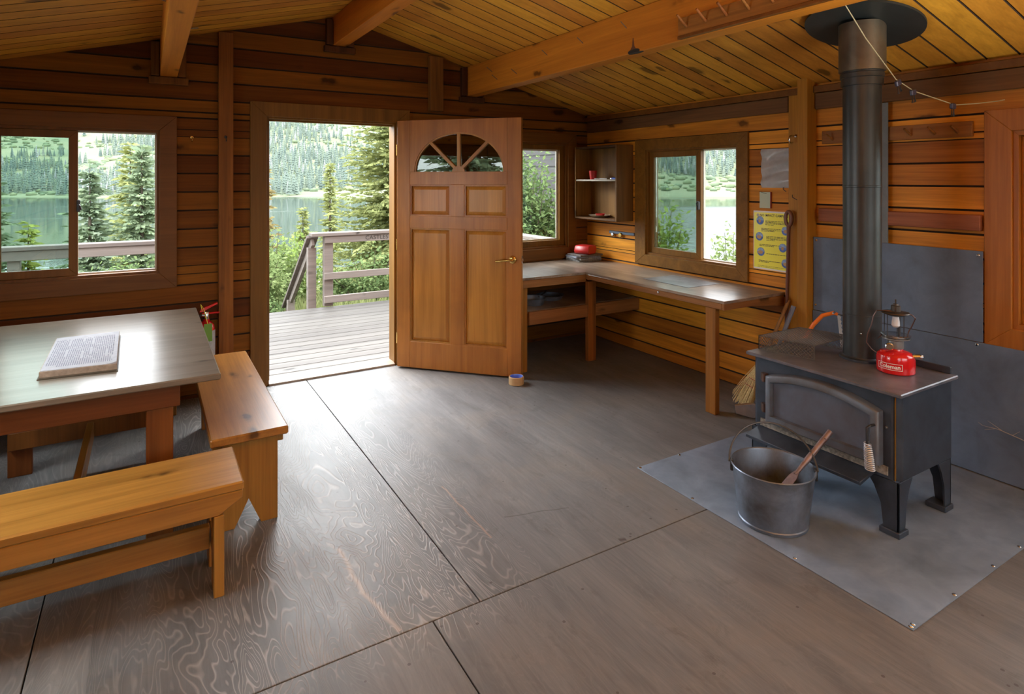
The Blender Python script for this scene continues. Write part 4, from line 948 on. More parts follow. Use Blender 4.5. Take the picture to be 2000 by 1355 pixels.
mb = MB(); mb.box((XS - 0.008, 0.2, 0.0045), (XS + 0.004, 2.431, 0.704), 0.001); mb.done('shield_board', M_shield, ls, smooth=0)
screws(ls, [(XS - 0.008, 1.495, 0.69)], 'x')
for y in (1.0, 2.3):
    mb = MB(); mb.box((XS + 0.0045, y, 0.05), (XR - 0.001, y + 0.03, 0.65)); mb.done('spacer', M_dkmet, ls, smooth=0)
# dry twig stuck behind the shield
mb = MB(); x = XS - 0.028
mb.tube([(x + 0.012, 1.20, 0.235), (x, 1.30, 0.262), (x - 0.004, 1.39, 0.279), (x - 0.006, 1.46, 0.276)], [0.003, 0.0025, 0.002, 0.001], 6)
for a, b in (((x - 0.002, 1.375, 0.277), (x - 0.01, 1.435, 0.31)), ((x - 0.003, 1.40, 0.279), (x - 0.008, 1.45, 0.258)), ((x - 0.001, 1.33, 0.27), (x - 0.006, 1.30, 0.30)), ((x - 0.006, 1.46, 0.276), (x - 0.008, 1.478, 0.288))): mb.tube([a, b], [0.0018, 0.0008], 5)
mb.tube([(x + 0.013, 1.20, 0.235), (x + 0.010, 1.1, 0.12), (x + 0.008, 1.08, 0.006)], 0.003, 6)
tag(mb.done('twig', plain('dry_twig', (0.33, 0.30, 0.27), 0.8), origin=(x, 1.3, 0.0045)), 'pale dry twig leaning on the dark lower heat shield', 'twig')

# ------------------------------------------------------------------ wood stove
stv = thing('wood_stove', 'black iron wood stove on four legs with an arched door', 'stove', (3.05, 1.77, 0.0042))
ZT_ = 0.645
mb = MB(); r = 0.03
mb.prism([(2.815 + r, 1.395), (3.29, 1.395), (3.29, 2.15), (2.815 + r, 2.15), (2.815, 2.15 - r), (2.815, 1.395 + r)], 'Z', 0.245, ZT_ - 0.0185, 0.004); mb.done('stove_body', M_iron, stv, smooth=0)
mb = MB(); mb.box((2.785, 1.372, ZT_ - 0.018), (3.305, 2.165, ZT_), 0.004); mb.done('top_plate', M_irontop, stv, smooth=0)
mb = MB(); mb.box((3.29, 1.40, ZT_ + 0.0005), (3.304, 1.62, ZT_ + 0.032), 0.002); mb.done('rear_lip', M_iron, stv, smooth=0)
mb = MB(); mb.tube([(2.8195, 1.4135, 0.25), (2.8195, 1.4135, ZT_ - 0.02)], 0.0035, 6); mb.done('corner_reflection_bead', M_brass, stv)  # added bead; its brass colour stands for a reflection on the rounded corner
# arched door: frame and recessed panel
ya, yb_, zl = 2.04, 1.462, 0.305
def dtop(y, zc, rise):
    t = (y - (ya + yb_) / 2) / ((ya - yb_) / 2); return zc + rise * (1 - t * t)
N = 28
outer = [(ya, zl), (yb_, zl)] + [(yb_ + (ya - yb_) * i / N, dtop(yb_ + (ya - yb_) * i / N, 0.545, 0.052)) for i in range(N + 1)]
w = 0.042
def itop(y):
    return dtop(y, 0.545, 0.052) - w
inner = [(ya - w, zl + w), (yb_ + w, zl + w)] + [(yb_ + w + (ya - yb_ - 2 * w) * i / N, itop(yb_ + w + (ya - yb_ - 2 * w) * i / N)) for i in range(N + 1)]
mb = MB(); X0, X1 = 2.770, 2.8145
def loopverts(poly, X, sh=0.0):
    cyy, czz = (ya + yb_) / 2, 0.43
    return [mb.bm.verts.new((X, y + (cyy - y) * sh, z_ + (czz - z_) * sh)) for y, z_ in poly]
Ls = [loopverts(outer, X1), loopverts(outer, X0 + 0.014), loopverts(outer, X0 + 0.004, 0.02), loopverts(outer, X0, 0.05), loopverts(inner, X0, -0.035), loopverts(inner, X0 + 0.006, -0.01), loopverts(inner, X0 + 0.024), loopverts(inner, X1)]
n_ = len(outer)
for A, B in zip(Ls, Ls[1:]):
    for i in range(n_): mb.bm.faces.new((A[i], A[(i + 1) % n_], B[(i + 1) % n_], B[i]))
dr = mb.done('stove_door', M_ironlt, stv, smooth=40)
mb = MB(); mb.prism([(y, z_) for y, z_ in inner], 'X', X0 + 0.022, X0 + 0.03); mb.done('door_panel', plain('door_panel_steel', (0.105, 0.128, 0.180), 0.42, 0.2, 0.3, 4.5, dark=(0.085, 0.080, 0.090)), dr, smooth=0)
for z_ in (0.53, 0.37):
    mb = MB(); mb.tube([(2.795, 2.057, z_ - 0.022), (2.795, 2.057, z_ + 0.022)], 0.012, 12); mb.box((2.795, 2.045, z_ - 0.02), (2.814, 2.08, z_ + 0.02), 0.002); mb.done('door_hinge', plain('rusty_hinge', (0.09, 0.055, 0.045), 0.6, 0.3, 0.4, 20), dr, smooth=40)
mb = MB(); mb.tube([(2.772, 1.478, 0.485), (2.735, 1.478, 0.488), (2.722, 1.484, 0.480), (2.722, 1.482, 0.40)], 0.0055, 10); h_ = mb.done('door_handle', M_dkmet, dr)
mb = MB(); pts = []
for i in range(0, 15 * 12 + 1):
    t = i / (15 * 12); a = 2 * PI * i / 12; rad = 0.0125 + 0.006 * math.sin(min(1, t * 1.1) * PI * 0.5)
    pts.append((2.722 + rad * math.cos(a), 1.481 - 0.012 * t + rad * math.sin(a), 0.415 - 0.115 * t))
mb.tube(pts, 0.0027, 6); mb.done('coil_grip', plain('coil_steel', (0.50, 0.50, 0.54), 0.35, 0.6), h_)
# ash ledge and crust
mb = MB(); mb.prism([(2.700, 0.238), (2.8145, 0.262), (2.8145, 0.248), (2.706, 0.222), (2.700, 0.222)], 'Y', 1.50, 2.10, 0.002); mb.done('ash_ledge', M_iron, stv, smooth=0)
mb = MB(); mb.prism([(2.806, 0.264), (2.8145, 0.264), (2.8145, 0.303), (2.808, 0.303)], 'Y', 1.44, 2.09, 0.001); mb.done('ash_crust', M_ash, stv, smooth=0)
mb = MB(); mb.lathe([(0, 0.006), (0.006, 0.005), (0.008, 0)], (2.8145, 1.448, 0.475), 10, Matrix.Rotation(-PI / 2, 4, 'Y')); mb.done('door_stud', M_chrome, stv)
for fx, fy in ((0, 0), (0, 1), (1, 0), (1, 1)):
    x0 = 2.815 if fx == 0 else 3.288; y0 = 1.397 if fy == 0 else 2.148; sx_ = 1 if fx == 0 else -1; sy_ = 1 if fy == 0 else -1
    mb = MB(); T = 0.008
    cf = [(0.0, 0.244), (0.14, 0.244), (0.105, 0.20), (0.075, 0.13), (0.066, 0.03), (0.0, 0.03)]
    mb.prism([(y0 + sy_ * a, b) for a, b in cf], 'X', x0, x0 + sx_ * T, 0.001)
    mb.prism([(x0 + sx_ * a * 0.85, b) for a, b in cf], 'Y', y0, y0 + sy_ * T, 0.001)
    lg = mb.done('leg', M_iron, stv, smooth=0)
    mb = MB(); mb.box((x0 - sx_ * 0.008, y0 - sy_ * 0.008, 0.0042), (x0 + sx_ * 0.07, y0 + sy_ * 0.08, 0.0295), 0.003); mb.done('leg_foot', M_iron, lg, smooth=0)

# stovepipe
sp = thing('stovepipe', 'dark stovepipe rising from the stove through a round ceiling flange', 'stovepipe', (3.19, 1.763, ZT_))
PX, PYc = 3.19, 1.763
mb = MB(); mb.lathe([(0.106, ZT_ + 0.0006), (0.106, ZT_ + 0.012), (0.093, ZT_ + 0.016), (0.090, ZT_ + 0.02)], (PX, PYc, 0), 40); mb.done('base_collar', M_iron, sp)
mb = MB(); mb.lathe([(0.089, ZT_ + 0.002), (0.089, 0.875), (0.0905, 0.876), (0.0905, 0.882), (0.089, 0.883), (0.089, 1.535), (0.091, 1.537), (0.091, 1.545), (0.0895, 1.547), (0.0895, 2.10)], (PX, PYc, 0), 40); mb.done('pipe', M_pipe, sp)
mb = MB(); mb.lathe([(0.091, 2.06), (0.098, 2.062), (0.098, 2.10), (0.102, 2.103), (0.102, 2.125), (0.098, 2.128), (0.098, 2.17)], (PX, PYc, 0), 40); mb.done('pipe_joint', M_pipe, sp)
mb = MB(); mb.lathe([(0.100, 2.135), (0.109, 2.137), (0.109, 2.385)], (PX, PYc, 0), 40); mb.done('insulated_sleeve', M_sleeve, sp)
ang = math.atan(SL)
mb = MB(); mb.lathe([(0.0, 0.006), (0.278, 0.006), (0.278, -0.006), (0.0, -0.006)], (PX + 0.01, PYc, roof(PX + 0.01) - 0.014), 56, Matrix.Rotation(ang, 4, 'Y')); mb.done('ceiling_flange', M_flange, sp, smooth=40)
mb = MB(); mb.lathe([(0, 0.004), (0.004, 0.003), (0.005, 0)], (PX - 0.089 * 0.9, PYc - 0.089 * 0.436, 0.79), 10, Matrix.Rotation(-PI / 2, 4, 'Y')); mb.done('rivet', M_chrome, sp)

# expanded metal tray upside down on the stove top
gr = thing('mesh_tray', 'folded expanded metal toasting tray on the left of the stove top', 'mesh tray', (3.0, 2.02, ZT_))
def lattice(o, U, V, nu, nv, r=0.0013):
    mb = MB(); o, U, V = Vector(o), Vector(U), Vector(V)
    for i in range(-nv, nu + 1):
        for sgn in (0, 1):
            pts = []
            for j in range(nv + 1):
                u = i + j if sgn == 0 else i + nv - j
                if 0 <= u <= nu: pts.append(o + U * (u / nu) + V * (j / nv))
            if len(pts) > 1: mb.tube([pts[0], pts[-1]], r, 4, caps=False)
    for a, b in ((o, o + U), (o + V, o + U + V), (o, o + V), (o + U, o + U + V)): mb.tube([a, b], r * 1.3, 4)
    return mb
pA, pB, pC, pD = Vector((2.875, 2.15, ZT_ + 0.002)), Vector((2.945, 1.872, ZT_ + 0.002)), Vector((3.25, 1.905, ZT_ + 0.002)), Vector((3.24, 2.15, ZT_ + 0.002)); up = Vector((0, 0, 0.072))
lattice(pA, pB - pA, up, 15, 4).done('mesh_front', M_mesh, gr, smooth=0)
lattice(pA, pD - pA, up, 19, 4).done('mesh_side', M_mesh, gr, smooth=0)
lattice(pA + up, pB - pA, pD - pA, 15, 19).done('mesh_top', M_mesh, gr, smooth=0)
lattice(pD, pC - pD, up, 13, 4).done('mesh_rear', M_mesh, gr, smooth=0)

# camping lantern
LX, LY, LZ = 3.115, 1.56, ZT_ + 0.0005
ln_ = thing('camping_lantern', 'red based liquid fuel lantern with wire handle standing on the stove', 'lantern', (LX, LY, LZ))
TR = 0.082
mb = MB(); mb.lathe([(0, 0.004), (0.060, 0.003), (0.076, 0.0), (0.081, 0.004), (TR, 0.012), (TR, 0.068), (0.078, 0.083), (0.066, 0.095), (0.045, 0.102), (0.032, 0.105), (0.030, 0.112), (0, 0.112)], (LX, LY, LZ), 44); tk = mb.done('fuel_tank', M_red, ln_)
view = Vector((LX, LY, 0)).normalized(); th0 = math.atan2(-view.y, -view.x)
def cyl(v, off, zc, th_c, r=TR + 0.0006):
    a = th_c + v.x / r; return Vector((LX + (r + off) * math.cos(a), LY + (r + off) * math.sin(a), LZ + zc + v.y))
V, F = text_mesh('Coleman', 0.026, 1.0, 0.0006)
mb = MB(); add_poly(mb, V, F, lambda v: cyl(v, 0, 0.038, th0 - 0.33)); mb.done('tank_logo', M_white, tk, smooth=0)
mb = MB(); bw, bh_, t_ = 0.056, 0.0155, 0.0022
for (x0, x1, y0, y1) in ((-bw, bw, -bh_, -bh_ + t_), (-bw, bw, bh_ - t_, bh_), (-bw, -bw + t_, -bh_, bh_), (bw - t_, bw, -bh_, bh_)):
    nn = max(1, int((x1 - x0) / 0.006))
    for i in range(nn):
        p, q = x0 + (x1 - x0) * i / nn, x0 + (x1 - x0) * (i + 1) / nn
        vs = [mb.bm.verts.new(cyl(Vector(c_), 0, 0.038, th0 - 0.33)) for c_ in ((p, y0, 0), (q, y0, 0), (q, y1, 0), (p, y1, 0))]; mb.bm.faces.new(vs)
mb.done('logo_frame', M_white, tk, smooth=0)
mb = MB(); mb.lathe([(0.031, 0.112), (0.034, 0.115), (0.034, 0.150), (0.046, 0.156), (0.060, 0.160), (0.060, 0.166), (0, 0.166)], (LX, LY, LZ), 32); mb.done('collar', plain('nickel_collar', (0.36, 0.36, 0.35), 0.3, 0.7, 0.3, 20), ln_)
mb = MB(); mb.lathe([(0.040, 0.167), (0.062, 0.169), (0.064, 0.178), (0.058, 0.180), (0, 0.176)], (LX, LY, LZ), 32); mb.done('burner_plate', M_chrome, ln_)
vr = Vector((view.y, -view.x, 0)) * -1.0   # screen left
vl = vr
mb = MB(); kp = Vector((LX, LY, LZ + 0.128)) - view * 0.05 + vl * 0.025; mb.lathe([(0, 0.012), (0.014, 0.012), (0.018, 0.008), (0.018, 0)], kp, 20, (-view).to_track_quat('Z', 'Y').to_matrix().to_4x4()); mb.tube([kp, kp + view * 0.03], 0.005, 8); mb.done('valve_knob', M_chrome, ln_)
pp = Vector((LX, LY, LZ + 0.082)) - vl * 0.07 - view * 0.01
mb = MB(); mb.tube([pp, pp - vl * 0.03 + Vector((0, 0, 0.005))], [0.013, 0.013], 14); mb.lathe([(0, 0.012), (0.009, 0.011), (0.012, 0.004), (0.010, 0)], pp - vl * 0.03 + Vector((0, 0, 0.005)), 14, (-vl).to_track_quat('Z', 'Y').to_matrix().to_4x4()); mb.done('pump_knob', M_chrome, ln_)
fc_ = Vector((LX, LY, LZ + 0.092)) + vl * 0.048 - view * 0.02
mb = MB(); mb.lathe([(0, 0.014), (0.014, 0.014), (0.017, 0.010), (0.017, 0)], fc_, 18, Matrix.Translation((0, 0, -0.003))); mb.done('filler_cap', M_red, ln_)
for a in (0.35, 1.6, 2.9, 4.3):
    mb = MB(); q = Vector((0.052 * math.cos(a), 0.052 * math.sin(a), 0)); mb.tube([Vector((LX, LY, LZ + 0.178)) + q, Vector((LX, LY, LZ + 0.278)) + q], 0.0022, 6); mb.done('cage_rod', M_dkmet, ln_)
mb = MB(); q = -vl * 0.014 + view * 0.02; mb.tube([Vector((LX, LY, LZ + 0.176)) + q, Vector((LX, LY, LZ + 0.268)) + q, Vector((LX, LY, LZ + 0.272))], 0.006, 10); mb.done('generator_tube', M_dkmet, ln_)
mb = MB(); mb.lathe([(0.011, 0.272), (0.014, 0.262), (0.017, 0.240), (0.018, 0.222), (0.012, 0.214), (0, 0.212)], (LX, LY, LZ), 20); mb.done('mantle', M_globe, ln_)
mb = MB(); mb.lathe([(0.018, 0.266), (0.030, 0.270), (0.056, 0.279), (0.061, 0.283), (0.058, 0.287), (0.030, 0.290), (0.021, 0.292), (0.020, 0.318), (0.012, 0.320), (0.010, 0.327), (0, 0.328)], (LX, LY, LZ), 32); mb.tube([(LX, LY, LZ + 0.32), (LX, LY, LZ + 0.348)], 0.0035, 8); mb.done('ventilator', plain('burnt_steel', (0.075, 0.06, 0.05), 0.4, 0.7), ln_)
Bp = Vector((LX, LY, LZ))
def bp(x, z_): return Bp + vl * x + Vector((0, 0, z_)) - view * 0.012
mb = MB(); mb.tube([bp(0.058, 0.172), bp(0.075, 0.150)], 0.002, 6)
mb.tube([bp(0.078, 0.080), bp(0.100, 0.095), bp(0.122, 0.125), bp(0.118, 0.165), bp(0.100, 0.22), bp(0.092, 0.26), bp(0.078, 0.288), bp(0.03, 0.292), bp(-0.03, 0.286), bp(-0.066, 0.282), bp(-0.080, 0.268), bp(-0.066, 0.23), bp(-0.052, 0.20), bp(-0.048, 0.176)], 0.0028, 8); mb.done('bail_handle', plain('wire_bail', (0.16, 0.10, 0.09), 0.3, 0.8), ln_)

# bow saw behind the stove
sw = thing('bow_saw', 'orange bow saw leaning on the heat shield behind the stove', 'saw', (3.66, 2.25, 0.004))
sa, sb = Vector((3.60, 2.40, 0.50)), Vector((3.70, 2.225, 0.745))
mb = MB(); mb.tube([(3.58, 2.33, 0.02), (3.565, 2.37, 0.2), (3.58, 2.385, 0.42), (3.60, 2.36, 0.55), (3.63, 2.31, 0.655), (3.66, 2.27, 0.715), (3.69, 2.215, 0.738), (3.70, 2.195, 0.730)], [0.011, 0.011, 0.0115, 0.012, 0.0125, 0.013, 0.012, 0.010], 12); mb.done('saw_frame', M_orange, sw)
mb = MB(); A0, B0 = Vector((3.697, 2.197, 0.728)), Vector((3.60, 2.06, 0.02)); n_ = 60
vs = []
for i in range(n_ + 1):
    p = A0.lerp(B0, i / n_); bkd = Vector((0.0, -0.5, 0.2)).normalized()
    vs.append((mb.bm.verts.new(p), mb.bm.verts.new(p - Vector((0, 0.018 + (0.006 if i % 2 else 0), 0)))))
for a, b in zip(vs, vs[1:]): mb.bm.faces.new((a[0], b[0], b[1], a[1]))
bmesh.ops.solidify(mb.bm, geom=mb.bm.faces[:], thickness=0.0012); mb.done('saw_blade', plain('saw_steel', (0.66, 0.60, 0.56), 0.35, 0.5, 0.2), sw, smooth=0)
mb = MB(); mb.lathe([(0, 0.014), (0.007, 0.013), (0.009, 0)], (3.69, 2.21, 0.74), 12, Matrix.Rotation(-PI / 2, 4, 'Y')); mb.done('blade_pin', M_chrome, sw)

# ------------------------------------------------------------------ ash bucket and its shovel
bk = thing('ash_bucket', 'galvanised ash bucket with a wire bail standing on the hearth plate', 'bucket', (2.48, 1.78, 0.0042))
bx, by = 2.48, 1.78; H_ = 0.252
mb = MB(); mb.lathe([(0, 0.0045), (0.140, 0.0045), (0.152, 0.006), (0.154, 0.018), (0.150, 0.022), (0.179, H_ - 0.006), (0.183, H_ - 0.004), (0.185, H_ + 0.002), (0.182, H_ + 0.006), (0.177, H_ + 0.002), (0.174, H_ - 0.006), (0.146, 0.024), (0, 0.020)], (bx, by, 0), 48); mb.done('pail', M_galv, bk)
mb = MB(); mb.lathe([(0.0, 0.098), (0.06, 0.100), (0.11, 0.092), (0.155, 0.078)], (bx, by, 0), 32); mb.done('ashes', plain('ash_grey', (0.10, 0.095, 0.088), 0.95, 0, 0.4, 30, 0.1, bump=0.6), bk)
vdir = Vector((bx, by, 0)).normalized(); vrt = Vector((vdir.y, -vdir.x, 0))     # screen right
vrt2 = (Matrix.Rotation(0.12, 3, 'Z') @ vrt); vd2 = (Matrix.Rotation(0.12, 3, 'Z') @ vdir)
for s in (-1, 1):
    mb = MB(); c_ = Vector((bx, by, H_ - 0.012)) + vrt2 * s * 0.180; mb.box((-0.006, -0.018, -0.03), (0.008, 0.018, 0.02), 0.004, Matrix.Translation(c_) @ Matrix.Rotation(math.atan2(vrt2.y, vrt2.x), 4, 'Z')); mb.done('bail_ear', M_dkmet, bk, smooth=0)
pts = []
for i in range(25):
    a = PI * i / 24; rr_ = 0.190
    pts.append(Vector((bx, by, H_ - 0.004)) - vrt2 * rr_ * math.cos(a) + vd2 * (rr_ * 0.80 * math.sin(a)) + Vector((0, 0, 0.145 * math.sin(a))))
mb = MB(); mb.tube(pts, 0.0045, 8); mb.done('bail', plain('bail_wire', (0.10, 0.105, 0.115), 0.4, 0.7), bk)
asv = thing('ash_shovel', 'rusty tube handled ash shovel standing in the bucket', 'shovel', (2.50, 1.75, 0.1))
e0, e1 = Vector((2.758, 1.672, 0.388)), Vector((2.545, 1.715, 0.215)); dv = (e0 - e1).normalized()
M_rust = plain('rusty_tube', (0.24, 0.17, 0.165), 0.45, 0.5, 0.4, 20)
mb = MB(); mb.tube([e0, e0 - dv * 0.18], 0.0135, 14); mb.tube([e0 - dv * 0.175, e0 - dv * 0.27], [0.0135, 0.008], 12); mb.done('handle_tube', M_rust, asv)
mb = MB(); hp_ = e0 - dv * 0.045 - vdir * 0.0128; mb.lathe([(0, 0.0015), (0.004, 0.0015), (0.004, 0)], hp_ + Vector((0, 0, 0.003)), 12, (-vdir).to_track_quat('Z', 'Y').to_matrix().to_4x4()); mb.done('hang_hole', M_black, asv)
sd_ = dv.cross(Vector((0, 0, 1))).normalized(); mb = MB(); q0 = e0 - dv * 0.255; nrm_ = sd_.cross(dv)
A = [q0 + sd_ * 0.012, q0 - sd_ * 0.012, q0 - dv * 0.03 - sd_ * 0.022, q0 - dv * 0.14 - sd_ * 0.026, q0 - dv * 0.14 + sd_ * 0.026, q0 - dv * 0.03 + sd_ * 0.022]
v0 = [mb.bm.verts.new(p) for p in A]; v1 = [mb.bm.verts.new(p + nrm_ * 0.003) for p in A]; mb.bm.faces.new(v0); mb.bm.faces.new(v1[::-1])
for i in range(6): mb.bm.faces.new((v0[i], v1[i], v1[(i + 1) % 6], v0[(i + 1) % 6]))
mb.done('scoop', M_rust, asv, smooth=0)

# pet bowl by the door
pb = thing('pet_bowl', 'tan pet bowl with blue glaze on the floor at the door edge', 'bowl', (2.45, 4.00, 0))
mb = MB(); mb.lathe([(0, 0.0), (0.056, 0.0), (0.059, 0.004), (0.058, 0.056), (0.055, 0.060), (0.050, 0.0605)], (2.432, 3.978, 0.0003), 36); mb.done('bowl_body', M_tan, pb)
mb = MB(); mb.lathe([(0.050, 0.0605), (0.048, 0.055), (0.046, 0.02), (0.03, 0.012), (0, 0.012)], (2.432, 3.978, 0.0003), 36); mb.done('bowl_glaze', M_bowlblue, pb)

# ------------------------------------------------------------------ rails on the right wall and clothes line
hr = thing('hook_rail', 'wooden hook rail with slanting pegs high on the wall behind the stovepipe', 'hook rail', (XR, 1.95, 1.87))
mb = MB(); mb.box((XR - 0.024, 1.53, 1.81), (XR - 0.001, 2.385, 1.895), 0.002); mb.done('board', M_pegY, hr, smooth=0)
for y in (2.31, 1.835, 1.71, 1.595):
    mb = MB(); mb.tube([(XR - 0.024, y, 1.835), (XR - 0.085, y + 0.01, 1.872)], [0.007, 0.006], 8); mb.done('peg', M_pegY, hr)
mb = MB(); mb.box((XR - 0.04, 1.487, 1.298), (XR - 0.001, 2.40, 1.385), 0.004)
mb.prism([(1.50, 1.335), (1.62, 1.343), (2.38, 1.340), (2.38, 1.343), (1.62, 1.346)], 'X', XR - 0.0405, XR - 0.039)
rl = mb.done('wall_rail', M_redwd, origin=(XR, 1.95, 1.34), smooth=0); tag(rl, 'reddish cracked timber rail on the wall just above the heat shield', 'wall rail')
line = [Vector((2.440, 1.472, 2.42)), Vector((2.556, 1.497, 2.348)), Vector((2.78, 1.52, 2.215)), Vector((3.072, 1.537, 2.056)), Vector((3.199, 1.518, 2.007)), Vector((3.485, 1.463, 1.952)), Vector((3.643, 1.426, 1.966)), Vector((3.80, 1.40, 1.985)), Vector((3.855, 1.39, 1.995))]
mb = MB(); mb.tube(line, 0.0024, 6); tag(mb.done('clothes_line', plain('cotton_cord', (0.45, 0.40, 0.25), 0.8), origin=(3.2, 1.5, 2.0)), 'thin pale clothes line sagging past the stovepipe to the wall', 'clothes line')
M_clip = plain('clip_blue', (0.05, 0.05, 0.09), 0.4, 0.2)
def clip(p, label, tilt, loc_dir):
    t = thing('cord_clip', label, 'clip', p, group='clips on the clothes line')
    mb = MB(); M = Matrix.Translation(p) @ Matrix.Rotation(tilt, 4, loc_dir)
    mb.box((-0.020, -0.008, -0.022), (0.020, 0.008, 0.006), 0.004, M); mb.done('clip_body', M_clip, t)
    for s in (-1, 1):
        mb = MB(); mb.tube([M @ Vector(q) for q in ((s * 0.010, 0, -0.02), (s * 0.020, s * 0.004, -0.042), (s * 0.028, s * 0.004, -0.056), (s * 0.016, s * 0.004, -0.058), (s * 0.010, 0, -0.034))], 0.0022, 6); mb.done('wire_arm', M_dkmet, t)
    return t
clip(Vector((3.085, 1.536, 2.048)), 'dark clip closest to the stovepipe on the clothes line', -0.4, 'Y')
clip(Vector((3.190, 1.519, 2.008)), 'dark clip in the middle of the three on the clothes line', -0.2, 'Y')
clip(Vector((3.470, 1.466, 1.953)), 'dark clip at the low point of the clothes line', 0.0, 'Y')

# ================================================================== outdoors
# ------------------------------------------------------------------ deck, railing, stairs
mb = MB(); i = 0
while 5.02 + (i + 1) * 0.151 < 7.72:
    y = 5.02 + i * 0.151; mb.box((-1.6, y + 0.005, -0.036), (3.95, y + 0.146, 0.0), 0.004, None, 'X'); i += 1
dk = mb.done('deck', M_deck, origin=(1.2, 6.3, -0.036), smooth=0); tag(dk, 'weathered grey plank deck outside the open door', 'deck')
mb = MB(); mb.box((-1.6, 5.02, -0.30), (3.95, 7.70, -0.06)); tag(mb.done('deck_joists', M_rail, origin=(1.2, 6.3, -0.3), smooth=0), 'shadowed joist frame directly under the deck planks', 'deck frame')
def railing(label, posts, cap, boards, loc):
    t = thing('deck_railing', label, 'railing', loc, group='deck railings')
    mb = MB(); mb.box(*cap, 0.004); mb.done('cap_rail', M_rail, t, smooth=0)
    for p in posts:
        mb = MB(); mb.box(*p, 0.004); mb.done('post', M_rail, t, smooth=0)
    for b in boards:
        mb = MB(); mb.box(*b, 0.004); mb.done('cross_board', M_rail, t, smooth=0)
    return t
RY = 7.60
t = railing('grey timber railing beyond the open door, right of the steps', [((1.865, RY, 0.001), (1.975, RY + 0.09, 0.872)), ((3.78, RY, 0.001), (3.88, RY + 0.09, 0.872))],
        ((1.705, RY - 0.06, 0.873), (3.93, RY + 0.12, 0.913)),
        [((1.86, RY - 0.04, 0.785), (3.75, RY - 0.002, 0.872)), ((1.86, RY - 0.04, 0.335), (3.75, RY - 0.002, 0.418)), ((1.86, RY - 0.04, 0.045), (3.75, RY - 0.002, 0.132))], (2.8, RY, 0))
# carved letters on the top board
mb = MB(); V, F = text_mesh('CASTLES', 0.075, 1.05, 0.0012); add_poly(mb, V, F, lambda v: Vector((2.52 + v.x, RY - 0.0408, 0.828 + v.y))); mb.done('carving', plain('carved_dark', (0.05, 0.04, 0.035), 0.8), t, smooth=0)
railing('grey timber railing seen through the wide window, left of the steps', [((-1.18, RY, 0.001), (-1.08, RY + 0.09, 0.872)), ((0.40, RY, 0.001), (0.50, RY + 0.09, 0.872))],
        ((-1.6, RY - 0.06, 0.873), (0.56, RY + 0.12, 0.913)),
        [((-1.6, RY - 0.04, 0.775), (0.50, RY - 0.002, 0.872)), ((-1.6, RY - 0.04, 0.335), (0.50, RY - 0.002, 0.418)), ((-1.6, RY - 0.04, 0.045), (0.50, RY - 0.002, 0.132))], (-0.5, RY, 0))
railing('side railing of the deck, seen through the corner window', [((3.80, 6.35, 0.001), (3.89, 6.45, 0.872)), ((3.80, 5.15, 0.001), (3.89, 5.25, 0.872))],
        ((3.775, 5.08, 0.873), (3.935, RY - 0.065, 0.913)), [((3.76, 5.08, 0.785), (3.798, RY - 0.045, 0.872)), ((3.76, 5.08, 0.335), (3.798, RY - 0.045, 0.418))], (3.85, 6.4, 0))
st = thing('stair_rail', 'sloping handrail going down beside the deck steps', 'handrail', (1.75, 8.4, -0.9))
mb = MB(); s0, s1 = Vector((1.75, RY + 0.12, 0.86)), Vector((1.75, 9.35, -0.30)); dv = (s1 - s0).normalized(); ex_ = Vector((1, 0, 0)); nz_ = ex_.cross(dv)
M = Matrix((( 1, dv.x, nz_.x, s0.x), (0, dv.y, nz_.y, s0.y), (0, dv.z, nz_.z, s0.z), (0, 0, 0, 1)))
L_ = (s1 - s0).length
mb.box((-0.07, 0, -0.02), (0.07, L_, 0.018), 0.003, M); mb.done('cap_rail', M_rail, st, smooth=0)
mb = MB(); mb.box((-0.02, 0.02, -0.11), (0.02, L_, -0.022), 0.003, M); mb.done('cross_board', M_rail, st, smooth=0)
mb = MB(); mb.box((1.70, RY + 0.13, -0.9), (1.80, RY + 0.225, 0.72), 0.004); mb.done('post', M_rail, st, smooth=0)
mb = MB(); mb.box((1.70, 9.0, -1.25), (1.80, 9.09, -0.15), 0.004); mb.done('post', M_rail, st, smooth=0)
for i in range(4):
    mb = MB(); mb.box((0.58, 7.74 + i * 0.30, -0.24 - i * 0.19), (1.69, 8.03 + i * 0.30, -0.20 - i * 0.19), 0.004)
    tag(mb.done('deck_step', M_deck, origin=(1.1, 7.9 + i * 0.3, -0.24 - i * 0.19), smooth=0), ['top', 'second', 'third', 'lowest'][i] + ' grey step leading down from the deck', 'step', 'deck steps')

# ------------------------------------------------------------------ ground, lake, hillside
def FWD(x, y): return x * math.sin(YAW) + y * math.cos(YAW)
def LAT(x, y): return x * math.cos(YAW) - y * math.sin(YAW)
def XY(w, l): return (w * math.sin(YAW) + l * math.cos(YAW), w * math.cos(YAW) - l * math.sin(YAW))
LAKE = -4.0
def near_z(x, y):
    dx = max(-1.6 - x, 0, x - 4.2); dy = max(-2.5 - y, 0, y - 8.0); d = math.hypot(dx, dy)
    z = -0.85 - 0.13 * max(0, d - 1.0) + 0.18 * noise.noise((x * 0.35, y * 0.35, 0)) * min(1, d)
    return max(z, LAKE - 0.8)
def hill_z(w, l):
    n1 = noise.noise((w * 0.006, l * 0.006, 3.0)); n2 = noise.noise((w * 0.025, l * 0.025, 9.0))
    s = w - 184 + 9 * noise.noise((l * 0.02, 0, 5.0))
    if s < 0: return LAKE - 0.5 + max(-1, s * 0.1)
    z = LAKE + 0.35 * (1 - math.exp(-s / 4.0)) + 0.05 * min(s, 40) + 0.20 * max(0, s - 40) + max(0, s - 10) * (0.06 * n1) + 2.2 * n2 * min(1, s / 60)
    return z
